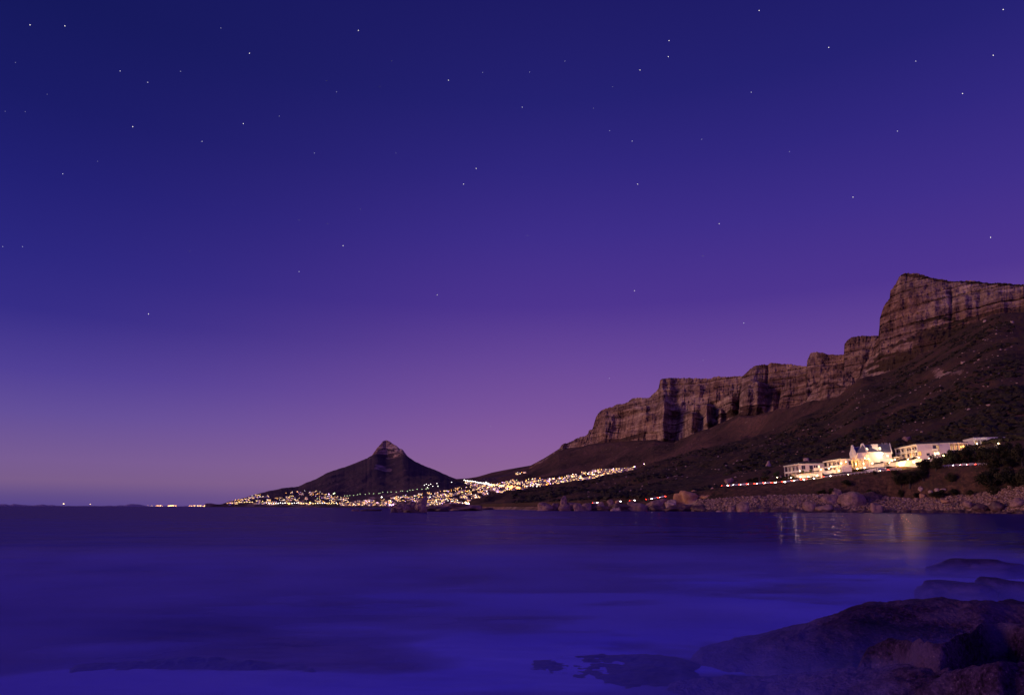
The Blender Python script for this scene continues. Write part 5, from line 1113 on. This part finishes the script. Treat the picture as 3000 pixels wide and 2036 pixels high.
M_red = plain('dark_red_paint', (0.20, 0.02, 0.02), 0.4, 0.05, 1, 0.2, 0.5); M_silver = plain('silver_paint', (0.45, 0.45, 0.47), 0.35, 0.05, 1, 0.5, 0.5); M_wcar = plain('white_paint', (0.7, 0.7, 0.68), 0.35, 0.05, 1, 0.1, 0.5)
pr = {}
def car(label, pxx, lane, heading, paint, grp='cars on the coast road'):
    """lane: metres from the sea side of the road; heading +1 drives right, -1 left"""
    key = paint.name
    d = float(np.interp(pxx, RX, RD))+lane; z = float(np.interp(pxx, RX, RZ))+0.13
    a, b_ = PZ(pxx-6, float(np.interp(pxx-6, RX, RD))+lane, float(np.interp(pxx-6, RX, RZ))+0.13), PZ(pxx+6, float(np.interp(pxx+6, RX, RD))+lane, float(np.interp(pxx+6, RX, RZ))+0.13)
    if key not in pr: pr[key] = make_car(label, paint, True, True); c = pr[key]
    else: c = copy_tree(pr[key])
    c['label'] = label; c['group'] = grp
    dv = (b_-a)*heading; c.location = PZ(pxx, d, z); c.rotation_euler = (0, -math.asin(dv[2]/np.linalg.norm(dv)), math.atan2(dv[1], dv[0]))
G_ = 'line of cars below the left wing'
names = ['leftmost', 'second', 'third', 'fourth', 'fifth', 'sixth', 'seventh', 'eighth', 'ninth', 'tenth', 'eleventh']
P3 = [M_red, M_silver, M_wcar]
xs = [2124, 2146, 2170, 2192, 2216, 2240, 2262, 2290, 2318, 2346, 2376]
for k, x in enumerate(xs): car('%s car in the far lane with red tail lights, %s below the hotel' % (names[k].replace('leftmost', 'leftmost queued'), P3[k % 3].name.replace('_paint', '').replace('_', ' ')), x, 5.6, 1, P3[k % 3], G_)
for k, x in enumerate([2158, 2180, 2202, 2228, 2252, 2284, 2312, 2338]): car('%s car in the near lane, seen headlights on, below the hotel' % names[k], x, 2.0, -1, P3[(k+1) % 3], G_)
for k, (x, ln, hd, lb) in enumerate([(1902, 5.6, 1, 'car on the point road at the left end of the bright row'), (1920, 2.0, -1, 'car in the middle of the bright row on the point road'), (1942, 2.0, -1, 'car at the right end of the bright row on the point road'), (1853, 5.6, 1, 'lone car with red lights left of the bright row'),
        (1812, 5.6, 1, 'distant car among the boulders of the point'), (1744, 5.6, 1, 'farthest car seen between the boulders at the tip of the point'), (2806, 2.0, -1, 'car leaving the trees at the far right with headlights on'), (2826, 2.0, -1, 'second car behind it near the trees at the far right'), (2846, 2.0, -1, 'third car half hidden by the bare tree at the far right'),
        (2592, 2.0, -1, 'white car passing the gate booth'), (2424, 5.6, 1, 'car passing below the pool terrace hedge')]):
    car(lb, x, ln, hd, P3[k % 3])

# ------------------------------------------------------------------ town across the bay
def poly_sample(up, lo, n, seed, bias=1.0):
    g = np.random.default_rng(seed); x = g.uniform(up[0][0], up[-1][0], n); t_ = g.random(n)**bias
    return x, ip(up, x)*(1-t_)+ip(lo, x)*t_
wallm = [plain('house_wall_cream', (0.55, 0.42, 0.32), 0.9, 0.1), plain('house_wall_white', (0.7, 0.62, 0.58), 0.9, 0.1), plain('house_wall_rose', (0.5, 0.3, 0.28), 0.9, 0.1)]
litm = [glow('house_light_amber', (1.0, 0.50, 0.15), 2.6), glow('house_light_gold', (1.0, 0.60, 0.22), 3.2), glow('house_light_white', (1.0, 0.78, 0.58), 3.0), glow('house_light_rose', (1.0, 0.45, 0.38), 1.6), glow('house_light_dim', (1.0, 0.5, 0.22), 0.7)]
lampm = [glow('street_light_gold', (1.0, 0.66, 0.28), 7.0), glow('street_light_white', (1.0, 0.88, 0.78), 9.0), glow('street_light_violet', (0.80, 0.42, 1.0), 7.0), glow('street_light_amber', (1.0, 0.40, 0.07), 9.0), glow('street_light_green', (0.75, 0.95, 0.45), 4.0)]
def house_mb(mb, x, y, z, w, dp, h, yaw, mw, ml, mr, g):
    c, s_ = math.cos(yaw), math.sin(yaw)
    def T(a, b_, e): return (x+a*c-b_*s_, y+a*s_+b_*c, z+e)
    def bx(a0, a1, b0, b1, e0, e1, mi): mb.hexa([T(a0, b0, e0), T(a1, b0, e0), T(a1, b1, e0), T(a0, b1, e0), T(a0, b0, e1), T(a1, b0, e1), T(a1, b1, e1), T(a0, b1, e1)], mi)
    bx(-w/2, w/2, -dp/2, dp/2, -4, h, mw)
    mb.add([T(-w/2-.4, -dp/2-.4, h), T(w/2+.4, -dp/2-.4, h), T(w/2+.4, dp/2+.4, h), T(-w/2-.4, dp/2+.4, h), T(-w/2+dp*.3, 0, h+1.8), T(w/2-dp*.3, 0, h+1.8)], [(0, 1, 5, 4), (1, 2, 5), (2, 3, 4, 5), (3, 0, 4), (3, 2, 1, 0)], mr)
    n = max(2, int(w/4.5)); 
    for k in range(n):
        if g.random() < 0.72:
            a0 = -w/2+w*(k+0.18)/n; a1 = -w/2+w*(k+0.82)/n; z0 = 0.6 if g.random() < 0.7 else h*0.52
            bx(a0, a1, -dp/2-0.12, -dp/2-0.01, z0, z0+h*0.42, ml)
HM = wallm+litm+[M_dkroof]
bands = [([(668, 1471), (720, 1458), (750, 1450), (800, 1455), (870, 1438), (930, 1440), (960, 1452), (1040, 1462)], [(668, 1478), (760, 1480), (1040, 1480)], 210, 'on the headland under the far hill', 1.0),
         ([(1000, 1474), (1080, 1466), (1150, 1458), (1200, 1450), (1260, 1444), (1310, 1438), (1340, 1430), (1400, 1427), (1450, 1432), (1500, 1444)], [(1000, 1481), (1300, 1482), (1370, 1481), (1400, 1476), (1460, 1466), (1500, 1454)], 560, 'by the bay behind the sea rock stack', 0.8),
         ([(1362, 1411), (1430, 1424), (1500, 1410), (1560, 1406), (1640, 1402), (1680, 1392), (1740, 1380), (1800, 1377), (1862, 1373)], [(1362, 1418), (1430, 1434), (1500, 1450), (1560, 1441), (1640, 1426), (1700, 1411), (1780, 1396), (1862, 1379)], 430, 'climbing the slope under the long stepped cliff', 1.0),
         ([(1878, 1364), (1905, 1360)], [(1878, 1369), (1905, 1364)], 14, 'at the upper right end of the town', 1.0), ([(1510, 1385), (1537, 1385)], [(1510, 1391), (1537, 1390)], 9, 'alone on the upper hillside', 1.0)]
cand = []
for bi, (up, lo, n, where, bias) in enumerate(bands):
    x, y = poly_sample(up, lo, n, 600+bi, bias)
    for k in range(n):
        if noise(x[k]/16., y[k]/5., 0, 611) < (-0.45 if bi == 2 else -0.2): continue
        gg = ground(float(x[k]), float(y[k]))
        if gg is None or gg.y < 1900: continue
        cand.append((math.hypot(gg.x, gg.y), gg, where, x[k], y[k], bi))
cand.sort(key=lambda a: a[0])
DUP = []
def sector(x, bi=None):
    for lim, s_ in ((760, 'at the tip of the headland'), (900, 'on the headland'), (1010, 'where headland meets hill'), (1150, 'left of the sea rocks'), (1260, 'above the sea rocks'), (1340, 'right of the sea rocks'), (1430, 'below the saddle'),
                    (1500, 'near the orange cluster'), (1560, 'right of the orange cluster'), (1640, 'under the first cliff step'), (1720, 'under the rounded cliff nose'), (1800, 'near the slope town end'), (1990, 'at the slope town end')):
        if x < lim: return s_
    return 'at the slope town end'
ORD = ['leftmost', 'second from left', 'third from left', 'fourth from left', 'fifth from left', 'sixth from left', 'seventh from left', 'eighth from left']
def spread(lst):
    by = {}
    for o_, x in lst: by.setdefault(o_['label'], []).append((x, o_))
    for k, v in by.items():
        if 1 < len(v) <= 8:
            v.sort(key=lambda a: a[0])
            for i, (x, o_) in enumerate(v): o_['label'] = k+', '+(ORD[i] if i < len(v)-1 else 'rightmost')
g = random.Random(12)
big_house = MB(); nh = 0
lcol = {0: 'amber', 1: 'gold', 2: 'white', 3: 'rose', 4: 'dim'}
for i, (d, p, where, x, y, bi) in enumerate(cand):
    w, dp, h = g.uniform(11, 24), g.uniform(9, 14), g.choice([4, 7, 7, 10])
    yaw = -math.atan2(p.x, p.y)+g.uniform(-0.7, 0.7); mw, ml = g.randrange(3), 3+g.choices(range(5), [7, 4, 1, 3, 5])[0]
    if nh < 290:
        mb = MB(); house_mb(mb, 0, 0, 0, w, dp, h, 0, 0, 1, 2, g)
        me = mb.mesh('house'); 
        for m_ in (HM[mw], HM[ml], M_dkroof): me.materials.append(m_)
        o_ = bpy.data.objects.new('house', me); COL.objects.link(o_); o_.location = p; o_.rotation_euler = (0, 0, yaw)
        sec = sector(x, bi)
        lb = '%s %s house with %s windows %s' % ({4: 'low', 7: 'two storey', 10: 'tall'}[h], ('cream', 'white', 'rose')[mw], lcol[ml-3], sec)
        tag(o_, lb, 'house', 'houses '+sec); nh += 1; DUP.append((o_, x))
    else: house_mb(big_house, p.x, p.y, p.z, w, dp, h, yaw, mw, ml, 8, g)
tag(big_house.build('town_houses', HM), 'hundreds of tiny lit houses of the town across the bay', 'houses', kind='stuff')
lc = []
g2 = np.random.default_rng(9)
for bi, (up, lo, n, where, bias) in enumerate(bands):
    x, y = poly_sample(up, lo, int(n*1.7), 700+bi, bias)
    for k in range(len(x)):
        if noise(x[k]/16., y[k]/5., 0, 611) < (-0.5 if bi == 2 else -0.25): continue
        lc.append((x[k], y[k], int(g2.choice(5, p=[0.40, 0.12, 0.18, 0.28, 0.02])), g2.uniform(0.8, 1.35), where))
for x in np.linspace(1360, 1440, 18): lc.append((x, 1409+(x-1360)*0.17+g2.normal(0, 0.8), 1, 2.6, 'along the road over the saddle'))
for x in np.linspace(1420, 1475, 12): lc.append((x, 1421+(x-1420)*0.13, 0, 2.8, 'along the road over the saddle'))
for x, y in ((1424, 1419), (1428, 1421), (1432, 1423)): lc.append((x, y, 1, 4.5, 'along the road over the saddle'))
for x, y in ((1488, 1429), (1493, 1432), (1497, 1434), (1516, 1433), (1521, 1434), (1527, 1435), (1500, 1430)): lc.append((x, y, 3, 4.0, 'in the orange cluster of the town centre'))
for x in np.arange(1004, 1262, 11.0): lc.append((x+g2.normal(0, 3), 1456-(x-1004)*0.085+g2.normal(0, 1), 4, 1.5, 'along the contour road under the far hill'))
for x, y in ((1243, 1424), (1249, 1421), (1256, 1424), (1262, 1421), (1268, 1427), (1280, 1419), (1323, 1415), (1283, 1427), (1252, 1431)): lc.append((x, y, 1, 1.6, 'in the sparse group on the flank of the far hill'))
for x in np.linspace(668, 740, 16): lc.append((x, 1473.5+g2.normal(0, 0.4), 0, 1.6, 'along the waterfront of the headland'))
for x in np.linspace(760, 985, 34): lc.append((x, 1476.5+g2.normal(0, 0.5), int(g2.integers(0, 2)), 2.0, 'along the waterfront of the headland'))
for x, y in ((847, 1478), (908, 1475)): lc.append((x, y, 3, 4.4, 'on the headland waterfront'))
for x, y, c_ in ((1118, 1459, 1), (977, 1449, 4), (980, 1447, 4), (963, 1450, 2), (1142, 1482, 2), (1147, 1483, 2), (1152, 1481, 2)): lc.append((x, y, c_, 3.2, 'standing out at the foot of the far hill'))
for k in range(60): x = g2.uniform(1330, 1480); lc.append((x, 1480-max(0, x-1395)*0.22+g2.normal(0, 1.2), int(g2.choice([1, 2, 0])), 2.0, 'along the beachfront behind the long reef'))
lm = []
for (x, y, c_, r, where) in lc:
    gg = ground(float(x), float(y))
    if gg is None or gg.y < 1900: continue
    lm.append((math.hypot(gg.x, gg.y), gg, c_, r, where if 'slope' not in where and 'bay' not in where and 'headland under' not in where else sector(x), x))
lm.sort(key=lambda a: -a[3]/a[0])
pm = {}
def lampm_mesh(c_, r):
    r = round(r*4)/4
    if (c_, r) not in pm:
        mb = MB(); mb.tube([(0, 0, -3), (0, 0, 6)], 0.25, 5, 0); mb.tube([(0, 0, 6), (0, -1.5, 6.6)], 0.2, 5, 0); mb.ball((0, -1.5, 6.6), r, 8, 1); me = mb.mesh('street_lamp'); me.materials.append(M_metal); me.materials.append(lampm[c_]); pm[(c_, r)] = me
    return pm[(c_, r)]
rest = MB(); cn = ['gold', 'white', 'violet', 'amber', 'greenish']
for i, (d, p, c_, r, where, x) in enumerate(lm):
    if i < 280:
        o_ = bpy.data.objects.new('street_lamp', lampm_mesh(c_, r)); COL.objects.link(o_); o_.location = p; o_.rotation_euler = (0, 0, -math.atan2(p.x, p.y))
        tag(o_, '%s %s street light %s' % ('large' if r > 2.4 else 'middling' if r > 1.25 else 'small', cn[c_], where), 'street lamp', 'street lights '+where); DUP.append((o_, x))
    else:
        rest.tube([(p.x, p.y, p.z-3), (p.x, p.y, p.z+6)], 0.25, 4, 5); rest.ball((p.x, p.y, p.z+6.5), r, 6, c_)
tag(rest.build('town_lamps', lampm+[M_metal]), 'countless small street lights of the town across the bay', 'street lamps', kind='stuff')
spread(DUP)
# lights on the horizon
def hz_lights(label, x0, x1, n, d, seed, r=9.0):
    g = np.random.default_rng(seed); mb = MB()
    for k in range(n):
        p = PZ(g.uniform(x0, x1), d, g.uniform(8, 22)); mb.ball(p, r*0.38*g.uniform(0.6, 1.2), 6, int(g.choice([0, 3, 0, 3])))
    tag(mb.build('shore_lights', lampm), label, 'lights', kind='stuff')
hz_lights('short strip of lights on the far shore, nearest the open sea', 458, 478, 14, 13900, 1); hz_lights('clustered strip of lights on the far shore, the middle one', 492, 518, 26, 13900, 2, 11)
hz_lights('long strip of lights on the far shore beside the headland', 554, 638, 60, 13900, 3, 9); hz_lights('faint loose lights at the end of the far shore', 428, 458, 5, 13900, 4, 5)
def ship(label, pxx, d, r, c_):
    p = PZ(pxx, d, 0.0); o_ = thing('ship', tuple(p), label, 'ship', 'ships on the horizon'); yaw = 0
    w = MB(); w.plate([(p[0]-60, p[1]-9, 8), (p[0]-52, p[1]-9, -3), (p[0]+52, p[1]-9, -3), (p[0]+64, p[1]-9, 10), (p[0]+50, p[1]-9, 8)], (0, 18, 0)); part(w, 'hull', M_metal, o_)
    w = MB(); w.box(p[0]-50, p[0]-32, p[1]-7, p[1]+7, 8, 24); part(w, 'cabin', M_white2, o_)
    w = MB(); w.tube([(p[0]-41, p[1], 24), (p[0]-41, p[1], 40)], 1.2, 6); m_ = part(w, 'mast', M_metal, o_)
    w = MB(); w.ball((p[0]-41, p[1], 44), r, 10, 0, 0.8); part(w, 'light', lampm[c_], o_, m_)
ship('bright light of a ship alone on the left horizon', 192, 15000, 8, 0); ship('faint tiny ship light right of the bright one on the horizon', 269, 17000, 5, 0)

# ------------------------------------------------------------------ stars
ST = [(88, 74, 3), (190, 77, 3), (647, 83, 1), (731, 157, 3), (352, 209, 2), (433, 242, 2), (529, 210, 1), (389, 372, 3), (713, 363, 3), (592, 415, 2), (138, 277, 0), (15, 327, 0), (74, 328, 0), (286, 473, 0), (45, 184, 0),
      (1050, 90, 3), (1314, 236, 3), (1395, 494, 3), (986, 270, 1), (1147, 179, 0), (1414, 213, 1), (818, 341, 1), (921, 449, 1), (956, 237, 0), (1112, 255, 0), (1160, 449, 0),
      (2224, 32, 3), (1960, 120, 3), (1958, 167, 3), (1875, 206, 3), (1655, 180, 1), (1552, 212, 1), (1795, 255, 0), (1530, 315, 2), (1739, 318, 0), (2201, 271, 2), (1786, 384, 1), (1852, 414, 2), (2056, 409, 1),
      (2939, 29, 3), (2428, 140, 3), (2910, 163, 3), (2683, 180, 2), (2820, 275, 3), (2629, 385, 2), (2313, 445, 1), (184, 510, 2), (435, 920, 3), (876, 796, 2), (1005, 720, 3), (1358, 540, 3), (1281, 864, 3), (1868, 540, 3), (1859, 852, 3),
      (2107, 656, 3), (2179, 946, 2), (2499, 578, 3), (2902, 696, 3), (2059, 750, 1), (876, 645, 0), (959, 656, 0), (1056, 613, 0), (1437, 1248, 0), (1785, 1108, 1), (8, 723, 1), (66, 723, 1), (555, 736, 0), (1545, 690, 0), (2060, 1056, 0), (1364, 968, 0)]
sm = [glow('star_faint', (0.75, 0.72, 1.0), 0.55), glow('star_dim', (0.80, 0.78, 1.0), 0.9), glow('star_clear', (0.92, 0.88, 1.0), 1.3), glow('star_bright', (1.0, 0.93, 0.80), 1.7)]
sv, sf = ico(2); smesh = []
for k in range(4): me = bpy.data.meshes.new('star'); me.from_pydata((sv*(16, 19, 22, 26)[k]).tolist(), [], sf); me.materials.append(sm[k]); smesh.append(me)
bn = ['faint bluish', 'dim', 'clear', 'bright white']; cells = {}
for (x, y, m_) in ST:
    cells.setdefault((m_, min(2, int(x//1000)), 0 if y < 250 else 1 if y < 600 else 2), []).append((x, y))
for (m_, cx, cy_), lst in cells.items():
    lst.sort(); row = ('near top edge', 'in upper sky', 'in lower sky')[cy_]; colm = ('over the open sea', 'over the bay', 'over the cliffs')[cx]
    for k, (x, y) in enumerate(lst):
        pos = '' if len(lst) == 1 else (['leftmost ', 'second from left ', 'third from left ', 'fourth from left ', 'fifth from left ', 'sixth from left ', 'seventh from left '][k] if k < len(lst)-1 else 'rightmost ')
        v = ray(x, y); v = v/np.linalg.norm(v)*60000; o_ = bpy.data.objects.new('star', smesh[m_]); COL.objects.link(o_); o_.location = (v[0], v[1], v[2]+CAMZ)
        tag(o_, '%s%s star %s %s' % (pos.replace('from left ', 'from left, '), bn[m_], row, colm), 'star', 'stars in the dusk sky')

# dark wet rocks strewn along the far waterline
g = np.random.default_rng(31); vs = []
bv, bf = ico(2)
for k in range(420):
    x = g.uniform(2060, 3040); d = np.interp(x, RX, wat_d)+g.uniform(-3.0, 5.0); r = 0.5+2.0*g.random()**2.2; p = PZ(x, d, 0.1+0.15*max(0.0, g.normal()))
    v = np.sign(bv)*np.abs(bv)**0.75*(1+0.3*noise(bv[:, 0]*1.5+k, bv[:, 1]*1.5, bv[:, 2]*1.5, 3))[:, None]*np.array([r*1.3, r, r*g.uniform(0.5, 0.8)]); vs.append(v+p)
V = np.concatenate(vs); me = bpy.data.meshes.new('shore_rocks'); me.from_pydata(V.tolist(), [], (np.array(bf)[None]+np.arange(len(vs))[:, None, None]*len(bv)).reshape(-1, 3).tolist()); me.update()
tag(link('shore_rocks', me, M_grand), 'dark wet rocks strewn along the edge of the cobble beach', 'rocks', kind='stuff')
